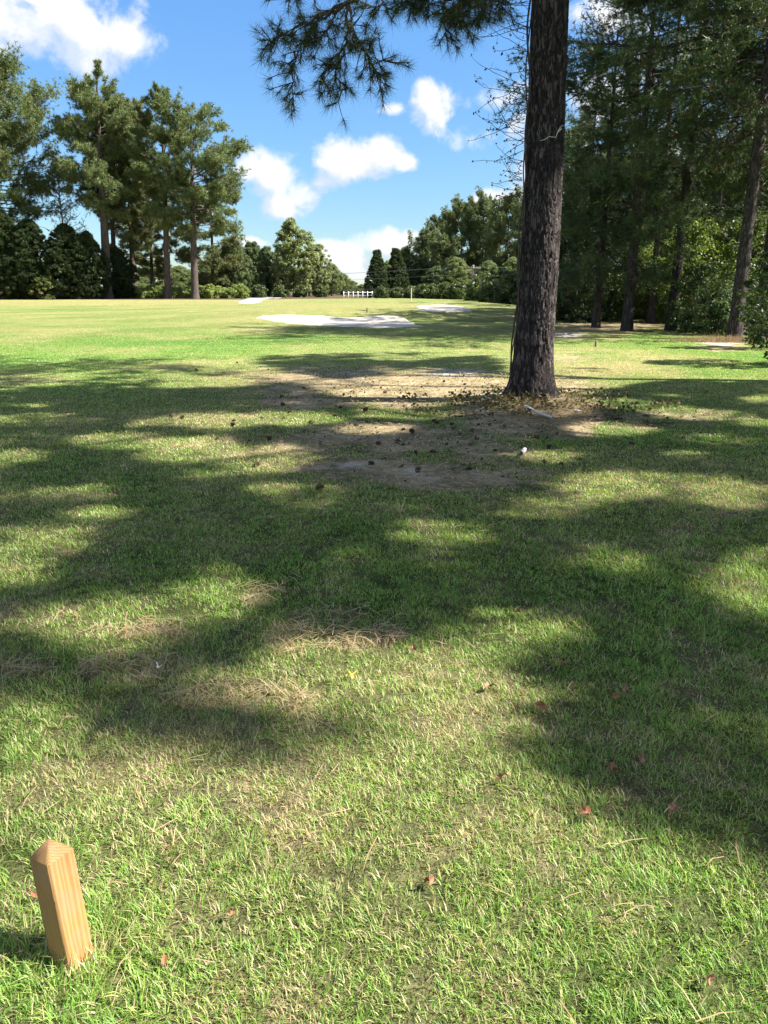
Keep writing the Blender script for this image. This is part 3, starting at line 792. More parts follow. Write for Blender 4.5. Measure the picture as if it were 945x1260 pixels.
# ---- climbing vine with bare twigs on the left edge of the trunk
def build_vine():
    rng = np.random.default_rng(14); root = empty('climbing_vine', (BP[0] - .27, 10.95, 0.02)); o0 = np.array(root.location)
    tm = MB(); zz = np.linspace(0, 6.4, 90)
    for k, ph in enumerate((0, 1.9)):
        rr = np.interp(zz, [0, .35, 1, 3, 5.2, 7], [.33, .29, .27, .255, .235, .21]) + .012 + .02 * (np.sin(zz * 3.1 + ph) > .3) * np.abs(np.sin(zz * 3.1 + ph))
        X = -rr + .03 * np.sin(zz * .7) + .02 * np.sin(zz * 5 + ph); Yv = -.06 + .05 * np.sin(zz * 1.3 + ph)
        P = np.stack([BP[0] + X, 11 + Yv, zz + .02], -1) - o0
        tube(tm, P, .013 - .004 * k, 6)
    tm.build('stem', M_TWIG, root, smooth=True)
    tw = MB(); bd = MB()
    for i in range(78):
        z = rng.uniform(2.7, 6.3); L = rng.uniform(.15, .95) * (1 if z > 3.2 else .5); a = rng.normal() * .35
        p = np.array([BP[0] - .26 - .02 * rng.random(), 10.93, z]); d = np.array([-1, rng.normal() * .35, rng.uniform(-.55, .45)]); d = unit(d)
        pts = [p.copy()]; dd = d.copy(); nseg = 9
        for s in range(nseg):
            dd = unit(dd + rng.normal(size=3) * .16 + np.array([0, 0, .04 + .05 * math.sin(i)])); p = p + dd * L / nseg; pts.append(p.copy())
        pts = np.array(pts) - o0; tube(tw, pts, np.linspace(.0042, .0022, len(pts)), 4)
        for s in range(2, nseg + 1, 2):
            if rng.random() < .75:
                e = unit(rng.normal(size=3)) * rng.uniform(.04, .14); tube(tw, np.stack([pts[s], pts[s] + e * .5 + [0, 0, .01], pts[s] + e]), .002, 3)
                if rng.random() < .6: leaves(bd, np.tile(pts[s] + e, (3, 1)) + rng.normal(size=(3, 3)) * .006, .035, rng, C(.04, .04, .02))
        leaves(bd, np.tile(pts[-1], (3, 1)) + rng.normal(size=(3, 3)) * .008, .035, rng, C(.04, .04, .02))
    tw.build('twigs', M_TWIG, root); tag(bd.build('buds', M_LEAF, root, col=True), kind='stuff')
    tag(root, 'bare climbing vine with thin budded twigs up the left side of the big trunk', 'vine')
build_vine()
def dry_twig():
    rng = np.random.default_rng(4); tw = MB(); p0 = screen_pt(672, 172, 10.68)
    P = np.array([screen_pt(*q, 10.70) for q in ((691, 158), (686, 163), (684, 169), (676, 168), (670, 172), (665, 173))])
    tube(tw, P - P[0], np.linspace(.009, .003, 6), 5)
    P2 = np.array([screen_pt(*q, 10.68) for q in ((686, 163), (689, 157), (693, 154))]); tube(tw, P2 - P[0], .005, 4)
    o = tw.build('dry_twig', M_STICK); o.location = P[0]; tag(o, 'small pale dry twig clinging to the front of the big pine trunk', 'twig')
dry_twig()

# ---- wooden marker post
def build_post():
    b = ground(90, 1180); a = .072; H = .298
    rng = np.random.default_rng(2)
    V = []; lv = [-.06, 0, .04, .09, .15, .2, H]; n = 6
    sq = []
    for s in range(4):
        c0 = [(-1, -1), (1, -1), (1, 1), (-1, 1)][s]; c1 = [(-1, -1), (1, -1), (1, 1), (-1, 1)][(s + 1) % 4]
        for t in range(n):
            e = .045 if t == 0 else 0
            q = np.array(c0) * (1 - t / n) + np.array(c1) * (t / n)
            if t == 0: q = q * (1 - .03)
            sq.append(q)
    sq = np.array(sq) * a / 2; m = len(sq)
    for z in lv:
        ww = sq + rng.normal(size=sq.shape) * .0004
        V.append(np.concatenate([ww, np.full((m, 1), z)], 1))
    # chamfer then pyramid top
    V.append(np.concatenate([sq * .985, np.full((m, 1), H + .001)], 1))
    V.append(np.concatenate([sq * .5, np.full((m, 1), H + .0215)], 1))
    V = np.concatenate(V + [np.array([[0, 0, H + .040]])])
    k = len(lv) + 2; i = np.arange(k - 1)[:, None] * m; j = np.arange(m)[None]; j2 = (j + 1) % m
    mb = MB(); mb.add(V, np.stack([i + j, i + j2, i + m + j2, i + m + j], -1).reshape(-1, 4))
    t = (k - 1) * m; jj = np.arange(m); mb.f.append(np.stack([t + jj, t + (jj + 1) % m, np.full(m, k * m)], -1)); mb.m.append(np.zeros(m, np.int32))
    o = mb.build('wooden_post', M_WOOD)
    o.location = b; o.rotation_euler = (math.radians(-1), math.radians(-6.5), math.radians(-30))
    tag(o, 'short square wooden post with pointed top standing in the grass', 'post')
build_post()

# ---- leaves lying on the lawn
def dead_leaf(px, py, size, mat, seed, label, lobes=5):
    rng = np.random.default_rng(seed); p = ground(px, py); size *= .68
    n = 40; a = np.linspace(0, 2 * PI, n, endpoint=False)
    r = size * (.55 + .45 * np.abs(np.cos(a * lobes / 2)) ** 1.5); r *= 1 + .1 * rng.normal(size=n)
    rings = [.0, .5, 1.]
    V = [[0, 0, 0]]
    for s in rings[1:]:
        for k in range(n): V.append([math.cos(a[k]) * r[k] * s, math.sin(a[k]) * r[k] * s * .8, size * (.6 * s * s * math.sin(a[k] * 2 + seed) + .3 * s * abs(math.cos(a[k])))])
    f3 = [[0, 1 + k, 1 + (k + 1) % n] for k in range(n)]; f4 = [[1 + k, 1 + n + k, 1 + n + (k + 1) % n, 1 + (k + 1) % n] for k in range(n)]
    mb = MB(); mb.add(V, f3); mb.f.append(np.array(f4)); mb.m.append(np.zeros(n, np.int32))
    tube(mb, np.array([[r[0] * .9, 0, size * .3], [r[0] * 1.3, .003, size * .2], [r[0] * 1.7, .01, 0]]), .0012, 4)
    o = mb.build('fallen_leaf', mat, smooth=True); o.location = p + np.array([0, 0, .032]); o.rotation_euler = (rng.normal() * .35, rng.normal() * .35, rng.random() * 6)
    tag(o, label, 'leaf', 'fallen leaves on the lawn')
for i, (px, py, s, m, lb) in enumerate([
    (636, 760, .035, M_DEADLEAF2, 'brown curled leaf lying in a sunny patch, highest of the right-hand leaves'),
    (601, 852, .032, M_DEADLEAF2, 'pale brown leaf on sunlit grass left of the reddish leaf pair'),
    (664, 876, .038, M_DEADLEAF, 'orange leaf lying at the edge of shade in mid lawn'),
    (755, 865, .03, M_DEADLEAF, 'orange leaf in deep shade, left one of two close together'),
    (769, 857, .028, M_DEADLEAF2, 'dark brown leaf in deep shade, right one of two close together'),
    (787, 944, .035, M_DEADLEAF2, 'dark brown leaf in the shade above and right of the curled leaf'),
    (756, 957, .034, M_DEADLEAF, 'reddish brown curled leaf in the shaded grass'),
    (720, 1011, .036, M_DEADLEAF, 'bright orange leaf nearest the shade edge on the right of the lawn'),
    (828, 1006, .032, M_DEADLEAF2, 'dark brown leaf in shade to the right of the bright orange leaf'),
    (618, 965, .024, M_DEADLEAF2, 'small brown leaf sunk in grass where the shade begins'),
    (527, 1096, .024, M_DEADLEAF, 'small pinkish leaf on the bright sunlit grass in the middle'),
    (433, 838, .03, M_YLEAF, 'yellow leaf beside the brown pine straw'),
    (508, 806, .026, M_DEADLEAF2, 'brown leaf at the right end of the pine straw'),
    (196, 828, .028, M_STICK, 'pale bleached leaf lying on pine straw'),
    (203, 1192, .022, M_DEADLEAF, 'small dark red leaf to the right of the wooden post'),
    (44, 1112, .02, M_DEADLEAF, 'tiny pink leaf just left of the wooden post'),
    (286, 1134, .016, M_DEADLEAF2, 'tiny purple brown leaf on sunny grass near the bottom'),
    (870, 1218, .02, M_DEADLEAF2, 'small brown leaf in the bottom right corner grass'),
    (185, 1096, .018, M_DEADLEAF2, 'thin brown leaf above and right of the wooden post'),
    (94, 766, .022, M_DEADLEAF2, 'small brown leaf on straw near the left edge')]):
    dead_leaf(px, py, s, m, 60 + i, lb, (5, 3, 2, 4)[i % 4])

# ---- weeds round the big pine's foot and dark bark litter on the bare patch
def ground_cover():
    rng = np.random.default_rng(19); n = 5200
    a = rng.random(n) * 2 * PI; q = rng.random(n) ** .7 * 1.75; x = BP[0] + np.cos(a) * q * 1.15; y = BP[1] - .25 + np.sin(a) * q * .8
    k = (np.hypot(x - BP[0], y - BP[1]) > .33) & (fbm(x / .35, y / .35, seed=44, o=3) > .55); x, y = x[k], y[k]; n = len(x)
    P = np.stack([x, y, terrain(x, y) + rng.random(n) ** 1.5 * .10 + .01], -1); mb = MB()
    cl = mixc(np.tile(C(.05, .08, .028), (n, 1)), C(.15, .095, .05), rng.random(n)); leaves(mb, P, .055, rng, cl, .7, up=1.2)
    o = mb.build('weeds', M_LEAF, col=True); tag(o, 'small leafy weeds round the foot of the big pine', 'weeds', kind='stuff')
    m = 90000; y = rng.uniform(6, 17, m); x = (rng.random(m) - .5) * 14 + .5
    dt, sd, st, _, nz, _, _ = ground_props(x, y); k = rng.random(m) < .10 * np.clip(dt * 1.2, 0, 1) * (fbm(x / .4, y / .4, seed=46) > .42) + .0006
    x, y = x[k], y[k]; n = len(x); P = np.stack([x, y, terrain(x, y) + .012 + rng.random(n) * .012], -1); mb = MB()
    leaves(mb, P, .042, rng, mixc(np.tile(C(.035, .024, .016), (n, 1)), C(.16, .11, .07), rng.random(n) ** 2), .5, up=1.5)
    o = mb.build('bark_litter', M_GRASS, col=True); tag(o, 'dark crumbs of bark and cone scales littering the bare patch', 'litter', kind='stuff')
ground_cover()

# ---- sticks
def stick(p0, p1, r, label, mat=M_STICK, z=.03, seed=0):
    rng = np.random.default_rng(seed); a = ground(*p0); b = ground(*p1); a[2] += z; b[2] += z
    t = np.linspace(0, 1, 9)[:, None]; P = a + (b - a) * t + rng.normal(size=(9, 3)) * .006; P[:, 2] = np.maximum(P[:, 2], terrain(P[:, 0], P[:, 1]) + r * 1.2)
    mb = MB(); tube(mb, P - a, np.linspace(r, r * .7, 9), 8)
    for e, s in ((0, -1), (8, 1)): pass
    o = mb.build('fallen_stick', mat, smooth=True); o.location = a; tag(o, label, 'stick')
stick((646, 505), (679, 519), .022, 'long bleached stick lying at the foot of the big pine', z=.05)
stick((706, 508), (717, 511), .014, 'short tan stick on the grass right of the big pine', z=.04, seed=3)
stick((641, 565), (645, 558), .02, 'short stubby white stick in front of the big pine', z=.05, seed=4)
stick((745, 512), (765, 518), .022, 'dark rotten branch piece on the lawn right of the big pine', M_TWIG, z=.03, seed=5)
stick((795, 524), (830, 523), .014, 'thin dark branch lying on shaded lawn farther right', M_TWIG, z=.03, seed=6)
stick((676, 820), (700, 822), .004, 'thin dry stem lying on the shaded grass', M_DEADLEAF2, z=.035, seed=7)

# ---- pine cones
def cone_proto():
    mb = MB(); rng = np.random.default_rng(3); L = .085
    prof = lambda t: .034 * math.sin(PI * (.12 + .8 * t)) ** .7
    P = np.array([[0, 0, t * L] for t in np.linspace(0, 1, 7)]); tube(mb, P, [prof(t) * .55 for t in np.linspace(0, 1, 7)], 8)
    n = 90
    for i in range(n):
        t = (i + .5) / n; a = i * 2.39996; r = prof(t); z = t * L
        d = np.array([math.cos(a), math.sin(a), .15]); s = np.array([-math.sin(a), math.cos(a), 0]); u = np.array([0, 0, 1.])
        b = np.array([math.cos(a) * r * .5, math.sin(a) * r * .5, z]); e = b + d * (r * .62 + .004); w = .0085
        v = [b - s * w * .5, b + s * w * .5, e + s * w * .75, e - s * w * .75, e + d * .003 - u * .003, b - u * .004, e - u * .004]
        mb.add(v, [[0, 1, 2], [0, 2, 3], [3, 2, 4], [5, 6, 1], [6, 2, 1], [0, 3, 6], [0, 6, 5], [6, 4, 2], [3, 4, 6]])
    return mb.build('pine_cone', M_CONE)
cone0 = cone_proto(); used = False
CONES = [(222, 517), (212, 514), (286, 519), (285, 524), (305, 545), (320, 515), (243, 457), (320, 452), (331, 455), (293, 447), (367, 505), (380, 521), (389, 603), (314, 575), (331, 541),
         (402, 482), (412, 478), (422, 487), (436, 484), (448, 497), (421, 503), (447, 507), (476, 484), (388, 489), (470, 478), (497, 490), (358, 508), (436, 524), (452, 520), (414, 512),
         (486, 545), (468, 548), (453, 572), (497, 547), (475, 565), (512, 559), (530, 557), (498, 529), (509, 534), (553, 523), (580, 578), (512, 582), (540, 521), (556, 529), (565, 533),
         (578, 531), (532, 520), (585, 541), (549, 547), (607, 511), (671, 571), (688, 573), (714, 566), (774, 548), (658, 539), (673, 551), (841, 541), (864, 534), (798, 521), (820, 516), (734, 512), (760, 517),
         (601, 524), (344, 489), (372, 478), (350, 500), (460, 470), (520, 477), (545, 470), (570, 474), (585, 482), (430, 475), (490, 470), (505, 485), (590, 523), (611, 555), (620, 525), (270, 541), (395, 548), (349, 516)]
rngc = np.random.default_rng(77)
special = {0: 'pine cone in a sunny spot on the left lawn, left of the paired cones', 12: 'lone pine cone lowest on the lawn below the bare patch', 4: 'lone pine cone in shade, lower left of the cone scatter',
           6: 'lone pine cone on bright turf near the far shade edge', 54: 'pine cone close in front of the big pine foot', 56: 'lone pine cone on the shaded right-hand lawn', 50: 'pine cone right of the short white stick, left of a pair', 51: 'pine cone right of the short white stick, right of a pair'}
for i, (px, py) in enumerate(CONES):
    o = cone0 if i == 0 else cone0.copy()
    if i: coll.objects.link(o)
    p = ground(px, py); s = rngc.uniform(.38, .72)
    o.location = p + np.array([0, 0, .026 * s]); o.scale = (s * rngc.uniform(.8, 1.1), s * rngc.uniform(.8, 1.1), s * 1.15)
    o.rotation_euler = (PI / 2 + rngc.normal() * .3, rngc.normal() * .3, rngc.random() * 6.28)
    lb = special.get(i) or ('dark open pine cone fallen on the bare sandy patch left of the big pine' if 340 < px < 620 else
                            'dark pine cone fallen on the left lawn away from the bare patch' if px <= 340 else 'dark pine cone fallen on the shaded lawn right of the big pine foot')
    tag(o, lb, 'pine cone', 'fallen pine cones scattered on the lawn')

# ================================================================== TREES OUT OF FRAME TO THE RIGHT that shade the lawn
def shade_tree(seed, tx, ty, H, R, zb, label, n=1900, nleaf=22, size=.11):
    rng = np.random.default_rng(seed); o0 = np.array([tx, ty, float(terrain(tx, ty))])
    root = empty('sweetgum_tree', o0); tm = MB(); cm = MB()
    z = np.linspace(0, H * .92, 14); T = np.stack([.12 * np.sin(z * .4 + seed), .12 * np.cos(z * .35), z], -1); T[0, 2] = -.1
    tube(tm, T, .24 * (1 - .85 * z / H) + .08 * np.exp(-z / .4), 12)
    Cn = rng.normal(size=(n * 7, 3)); Cn = unit(Cn) * rng.random((n * 7, 1)) ** .4 * np.array([R, R, (H - zb) / 2]) + np.array([0, 0, (H + zb) / 2])
    _, px, py = shade_at(Cn + o0); v = shade_core(Cn + o0)
    k = rng.random(len(v)) < np.where(v > .5, 1., 0.)  # keeps only leaf clumps that throw the mapped shade, shaping the crown to it
    inv = (px > -2) & (px < 947) & (py > 360) & (py < 1262)
    k &= inv | (rng.random(len(v)) < .35)
    # nothing may hang into the picture where the sky shows
    qx, qy, zc = project(Cn + o0); k &= ~((qx < 905) & (qy > -60) & (qx > -50) & (zc > 1))
    Cn = Cn[k][:n]
    nl_ = 18; limbs = []
    for i in range(nl_ * 6):
        if len(limbs) >= nl_: break
        c = Cn[rng.integers(len(Cn))]; zs = max(2.5, c[2] - np.hypot(c[0], c[1]) * .8); t = np.linspace(0, 1, 9)[:, None]; p0 = np.array([0, 0, zs])
        P = p0 + (c - p0) * t * .9 + np.array([0, 0, .5]) * np.sin(t * PI) + rng.normal(size=(9, 3)) * .08 * t
        if shade_at(P[3:] + o0)[0].min() < .4 and i < nl_ * 5: continue
        tube(tm, P, np.linspace(.06, .015, 9), 6); limbs.append(P)
    LP = np.concatenate(limbs + [T[6:]])
    good = []
    for c in Cn:
        q = LP[np.argmin(((LP - c) ** 2).sum(1))]; m = (c + q) / 2 + rng.normal(size=3) * .08
        if shade_at(np.stack([m, (q + m) / 2, (c + m) / 2]) + o0)[0].min() < .3: continue
        good.append(c)
        tube(tm, np.stack([q, m, c]), [.008, .006, .004], 3)
    Cn = np.array(good)
    idx = np.repeat(np.arange(len(Cn)), nleaf)
    P = Cn[idx] + unit(rng.normal(size=(len(idx), 3))) * rng.random((len(idx), 1)) ** .6 * .21
    leaves(cm, P, size, rng, C(.06, .105, .03), .8)
    tm.build('trunk', M_BARKFAR, root, smooth=True); cm.build('crown', M_LEAF, root, col=True)
    tag(root, label, 'tree', 'trees along the right-hand side of the lawn')
shade_tree(101, 10.5, -1.4, 15, 6.0, 6, 'broad-leaved tree right of and level with the viewer, outside the picture')
shade_tree(102, 11.0, 7.0, 16, 5.5, 6.5, 'broad-leaved tree outside the picture to the right, level with the near lawn')
shade_tree(103, 12.5, 13.0, 16, 5.5, 7, 'broad-leaved tree outside the picture to the right, level with the big pine')
shade_tree(104, 14.5, 3.5, 19, 5.5, 9, 'tall broad-leaved tree outside the picture, second row on the right')
shade_tree(105, 15.5, 11.0, 19, 5.5, 9.5, 'tall broad-leaved tree outside the picture, second row beyond the big pine')
shade_tree(106, 8.5, -4.0, 15, 5., 6, 'broad-leaved tree behind the viewer on the right, outside the picture')

# ================================================================== RIGHT-HAND WOOD
GR = 'pines along the right-hand edge of the fairway'
def rp(px, y): return at(px, y)
def R_(px, y, seed, H, cb, R, r0, label, name='pine_tree', **kw):
    o = pine(name, seed, H, cb, R, r0, origin=rp(px, y), **kw); tag(o, label, 'pine tree', GR); return o
kwN = dict(K=10, nl=.20, nw=.024, dens=14, nbr=60, sec=12, void=.38, base_col=C(.060, .096, .036), bark=M_BARK)
R_(733, 32, 201, 10.6, 2.0, 3.4, .16, 'slim bushy pine at the left end of the right-hand wood', prof='cone', droop=.15, **kwN)
R_(771, 29.5, 202, 12.5, 3.6, 3.7, .20, 'pine with straight dark trunk rising from a brown mulch bed', prof='round', droop=.2, **kwN)
R_(825, 30, 203, 17, 4.6, 4.0, .19, 'tall pine with clean dark trunk right of the mulch bed', prof='round', droop=.1, lean=(.01, 0), accept=accept_high(12, .5), gaps=.15, **kwN)
R_(800, 36, 204, 15, 5, 3.8, .17, 'pine trunk set back between the two front dark trunks', prof='round', droop=.1, gaps=.25, **kwN)
R_(858, 44, 205, 18, 7, 4.0, .2, 'leaning reddish pine seen through the gap in the wood', prof='round', lean=(.075, 0), gaps=.4, **kwN)
R_(903, 25, 206, 16, 5.6, 4.2, .21, 'thick pine trunk with pale right side near the right edge', prof='round', droop=.1, gaps=.1, accept=accept_high(10, .6), **kwN)
R_(934, 27, 207, 17, 5, 4.2, .23, 'reddish brown pine trunk nearest the right edge of the picture', prof='round', droop=.1, gaps=.1, accept=accept_high(10, .6), **kwN)
R_(762, 40, 208, 13.5, 3, 3.8, .16, 'bushy pine standing deep behind the mulch bed', prof='cone', **kwN)
R_(880, 52, 209, 17, 6, 4.2, .18, 'distant pine in the gap near the leaning trunk', prof='round', gaps=.2, **kwN)
R_(985, 31, 210, 17, 4, 4.6, .22, 'pine just outside the right edge of the picture', prof='round', gaps=.1, **kwN)
R_(715, 46, 211, 12.5, 2.5, 3.6, .16, 'dense pine showing right beside the big trunk behind the wood front', prof='cone', **kwN)

GU = 'undergrowth shrubs beneath the right-hand pines'
def L_(px, y, seed, H, R, r0, label, name, cat, group=GU, loc=None, **kw):
    o = leafy(name, seed, H, R, r0, origin=(rp(px, y) if loc is None else loc), **kw); tag(o, label, cat, group); return o
DK = C(.030, .052, .020)
L_(705, 37, 301, 5.6, 2.3, .09, 'dense black-green cedar beside the big trunk at the wood edge', 'cedar_tree', 'cedar tree', shape='column', zb=.0, ncl=230, nleaf=110, size=.13, col=DK, mat=M_CEDAR, gap=.2)
L_(728, 42, 302, 7.0, 2.5, .10, 'tall dark cedar behind the slim bushy pine', 'cedar_tree', 'cedar tree', shape='column', zb=.0, ncl=230, nleaf=110, size=.14, col=DK, mat=M_CEDAR, gap=.25)
L_(690, 48, 303, 4.6, 2.4, .1, 'dark rounded evergreen shrub partly behind the big trunk', 'evergreen_shrub', 'shrub', shape='oval', zb=.0, ncl=200, nleaf=100, size=.14, col=DK, gap=.2)
L_(800, 40, 304, 3.4, 2.6, .05, 'bright yellow-green bush between the dark trunks', 'leafy_shrub', 'shrub', shape='oval', zb=0, ncl=170, nleaf=90, size=.13, col=C(.12, .17, .045), stems=4, gap=.3)
L_(845, 37, 305, 4.2, 2.6, .05, 'tall yellow-green bush catching sun left of the thick trunk', 'leafy_shrub', 'shrub', shape='oval', zb=0, ncl=200, nleaf=90, size=.13, col=C(.15, .21, .05), stems=4, gap=.3)
L_(872, 40, 306, 4.8, 2.4, .05, 'sunlit light green bush behind the thick trunk', 'leafy_shrub', 'shrub', shape='oval', zb=0, ncl=170, nleaf=90, size=.13, col=C(.13, .185, .05), stems=4, gap=.3)
L_(862, 29, 307, 2.3, 1.6, .035, 'dark glossy bush in front of the sunlit bushes', 'leafy_shrub', 'shrub', shape='oval', zb=0, ncl=150, nleaf=80, size=.10, col=C(.075, .12, .045), stems=5, gap=.3)
L_(880, 27, 308, 1.3, 1.0, .03, 'low dark bush at the foot of the thick trunk', 'leafy_shrub', 'shrub', shape='oval', zb=0, ncl=110, nleaf=70, size=.09, col=C(.075, .12, .045), stems=5, gap=.3)
L_(952, 21, 309, 2.8, .9, .03, 'large-leaved dark shrub in front of the reddish trunk', 'leafy_shrub', 'shrub', shape='oval', zb=.05, ncl=110, nleaf=50, size=.13, col=C(.065, .10, .04), stems=4, asp=.35, gap=.45)
L_(972, 16.5, 310, 2.8, 1.05, .035, 'dark shrub whose drooping leaves enter at the right edge', 'leafy_shrub', 'shrub', shape='spread', zb=.05, ncl=120, nleaf=45, size=.14, col=C(.05, .08, .03), stems=4, asp=.32, gap=.45)
L_(785, 44, 311, 2.6, 2.2, .05, 'mid green bush low behind the mulch bed', 'leafy_shrub', 'shrub', shape='oval', zb=0, ncl=150, nleaf=80, size=.13, col=C(.09, .135, .04), stems=4, gap=.3)
L_(745, 38, 312, 2.4, 1.9, .05, 'pale green bush under the slim bushy pine', 'leafy_shrub', 'shrub', shape='oval', zb=0, ncl=120, nleaf=70, size=.12, col=C(.085, .125, .045), stems=4, gap=.35)
L_(915, 36, 313, 4.5, 2.6, .05, 'shaded bush between the two right-hand trunks', 'leafy_shrub', 'shrub', shape='oval', zb=0, ncl=170, nleaf=90, size=.13, col=C(.075, .115, .035), stems=4, gap=.3)
L_(828, 46, 314, 5.5, 2.6, .08, 'young tree with fine leaves behind the tall pine', 'young_tree', 'tree', shape='oval', zb=.1, ncl=170, nleaf=90, size=.14, col=C(.11, .165, .05), gap=.4)
# woods beyond on the right: individually standing broad-leaved trees from two sources
wt = [leafy('woodland_tree', 401, 11, 4.0, .2, origin=(0, 0, 0), shape='oval', zb=.1, ncl=260, nleaf=130, size=.19, col=C(.080, .120, .042), gap=.42),
      leafy('woodland_tree', 402, 12.5, 4.2, .2, origin=(0, 0, 0), shape='oval', zb=.12, ncl=260, nleaf=130, size=.19, col=C(.058, .090, .034), gap=.48)]
GW = 'broad-leaved trees filling the wood beyond the right-hand pines'
spots = [(700, 62, 1, 1.0, 'dark woodland tree farthest left behind the right-hand wood'), (742, 58, 0, .9, 'woodland tree behind the slim bushy pine'), (780, 64, 1, 1.0, 'dark woodland tree behind the mulch bed pine'),
         (812, 60, 0, .8, 'lighter woodland tree between the two front dark trunks'), (850, 66, 1, .85, 'woodland tree behind the yellow-green bush'), (885, 62, 0, .85, 'lighter woodland tree seen below the sky gap'),
         (915, 50, 1, .9, 'woodland tree behind the thick trunk'), (955, 46, 0, 1.0, 'woodland tree at the right picture edge'), (1000, 52, 1, 1.1, 'dark woodland tree outside the right edge'), (1040, 40, 0, 1.1, 'lighter woodland tree well outside the right edge')]
for k, (px, y, v, s, lb) in enumerate(spots):
    p = rp(px, y)
    if k == 1: o = wt[0]; o.location = p; o.scale = (s, s, s); tag(o, lb, 'tree', GW)
    elif k == 0: o = wt[1]; o.location = p; tag(o, lb, 'tree', GW)
    else: tag(copy_tree(wt[v], p, k * 1.7, s, lb, GW), cat='tree')
# dry brush clump and stub marker
def dry_clump():
    p = rp(893, 23.8); rng = np.random.default_rng(8); mb = MB(); n = 900
    q = rng.normal(size=(n, 2)) * [.75, .3]; P = np.concatenate([q, np.zeros((n, 1))], 1); P[:, 2] = terrain(P[:, 0] + p[0], P[:, 1] + p[1]) - p[2]
    needles(mb, P, np.tile([0, 0, 1.], (n, 1)), 4, .28, .01, rng, mixc(np.tile(C(.30, .22, .17), (n, 1)), C(.2, .12, .08), rng.random(n)), spread=.7, along=.02)
    o = mb.build('dry_grass_clump', M_GRASS, col=True); o.location = p; tag(o, 'pinkish dry brush clump at the foot of the right-hand trunks', 'dry grass')
dry_clump()
def stub(px, py, h, r, label, mat, name, cat):
    p = ground(px, py); mb = MB(); tube(mb, np.array([[0, 0, -.02], [0, 0, h * .9], [0, 0, h], [0, 0, h + .01]]), [r, r, r * .8, 0.001], 8)
    o = mb.build(name, mat, smooth=True); o.location = p; tag(o, label, cat)
stub(733, 427, .16, .035, 'small dark stub post on the sunny strip right of the big pine', M_POLE, 'stub_post', 'post')
stub(452, 382, .25, .05, 'tiny dark marker peg standing on the far green', M_POLE, 'marker_peg', 'marker')
stub(506, 371.5, 1.1, .04, 'slim white marker post before the dark central cedars', M_STICK, 'marker_post', 'post')

# ================================================================== LEFT PINES (about 105 m away)
GL = 'tall pines at the left end of the fairway'
def PL(px, y, pytop, seed, label, cb, R, r0, **kw):
    R *= .92; p = at(px, y); H = height_for(pytop, y) - p[2]
    a = dict(K=15, nl=.50, nw=.052, dens=18, nbr=74, sec=11, base_col=C(.130, .170, .066), twigs=True, pad=1.3, void=.47, lean=(.045, 0)); a.update(kw)
    o = pine('pine_tree', seed, H, H * cb, R, r0, origin=p, **a); tag(o, label, 'pine tree', GL); return o
PL(6, 107, 78, 501, 'massive pine cut by the left edge of the picture', .30, 8.6, .5, nbr=90, dens=22, void=.26, skew=(.1, 0))
PL(-48, 108, 70, 508, 'pine just outside the left edge', .30, 7.5, .5)
PL(133, 104, 96, 502, 'tallest left pine with thick reddish twin-looking trunk', .40, 5.6, .62, nbr=80)
PL(143, 109, 130, 503, 'slimmer pine right behind the thickest left trunk', .45, 4.0, .38)
PL(165, 112, 128, 504, 'lighter green pine filling between the two tallest left pines', .22, 5.2, .42, base_col=C(.15, .175, .065))
PL(207, 105, 114, 505, 'straight pine with narrow rounded top, middle of the left group', .40, 4.4, .48, nbr=66, gaps=.1)
PL(240, 104, 146, 506, 'pine at the right end of the left group with boughs reaching right', .38, 6.6, .50, skew=(.22, 0), nbr=80, gaps=.06)
PL(188, 118, 215, 507, 'short pine with soft yellowish crown behind the straight pine', .2, 4.2, .3, base_col=C(.16, .18, .07))
PL(262, 116, 235, 509, 'short broad pine low behind the right end of the left group', .12, 4.6, .3, base_col=C(.13, .155, .06))
0 and PL(225, 122, 255, 510, 'small light green pine between two left trunks', .1, 4.2, .3, base_col=C(.15, .17, .065))

# sparse pale tree
def sparse(px, y, pytop, label):
    p = at(px, y); H = height_for(pytop, y); rng = np.random.default_rng(55); root = empty('sparse_tree', p); tm = MB(); cm = MB()
    z = np.linspace(0, H, 12); tube(tm, np.stack([.1 * np.sin(z * .4), 0 * z, z], -1), .16 * (1 - .85 * z / H) + .02, 8)
    Ps = []
    for i in range(60):
        zz = H * rng.uniform(.35, .98); a = rng.random() * 6.28; L = 3.4 * (1.1 - zz / H) + .8; d = np.array([math.cos(a), math.sin(a), .55]); t = np.linspace(0, 1, 5)[:, None]
        P = np.array([0, 0, zz]) + d * L * t + rng.normal(size=(5, 3)) * .12 * t; tube(tm, P, np.linspace(.05, .02, 5), 4)
        for _ in range(5):
            tt = rng.uniform(.3, 1); q = P[0] + (P[-1] - P[0]) * tt; e = unit(rng.normal(size=3) + [0, 0, .4]) * rng.uniform(.4, 1.1); tube(tm, np.stack([q, q + e * .5, q + e]), .018, 3); Ps += [q + e, q + e * .6]
    Ps = np.array(Ps); needles(cm, Ps, rng.normal(size=Ps.shape), 5, .4, .05, rng, C(.16, .18, .11))
    tm.build('trunk', M_BARKPALE, root, smooth=True); cm.build('crown', M_NEEDLE, root, col=True); tag(root, label, 'tree')
sparse(88, 112, 190, 'thin pale nearly bare tree between the left edge pine and the tallest pine')

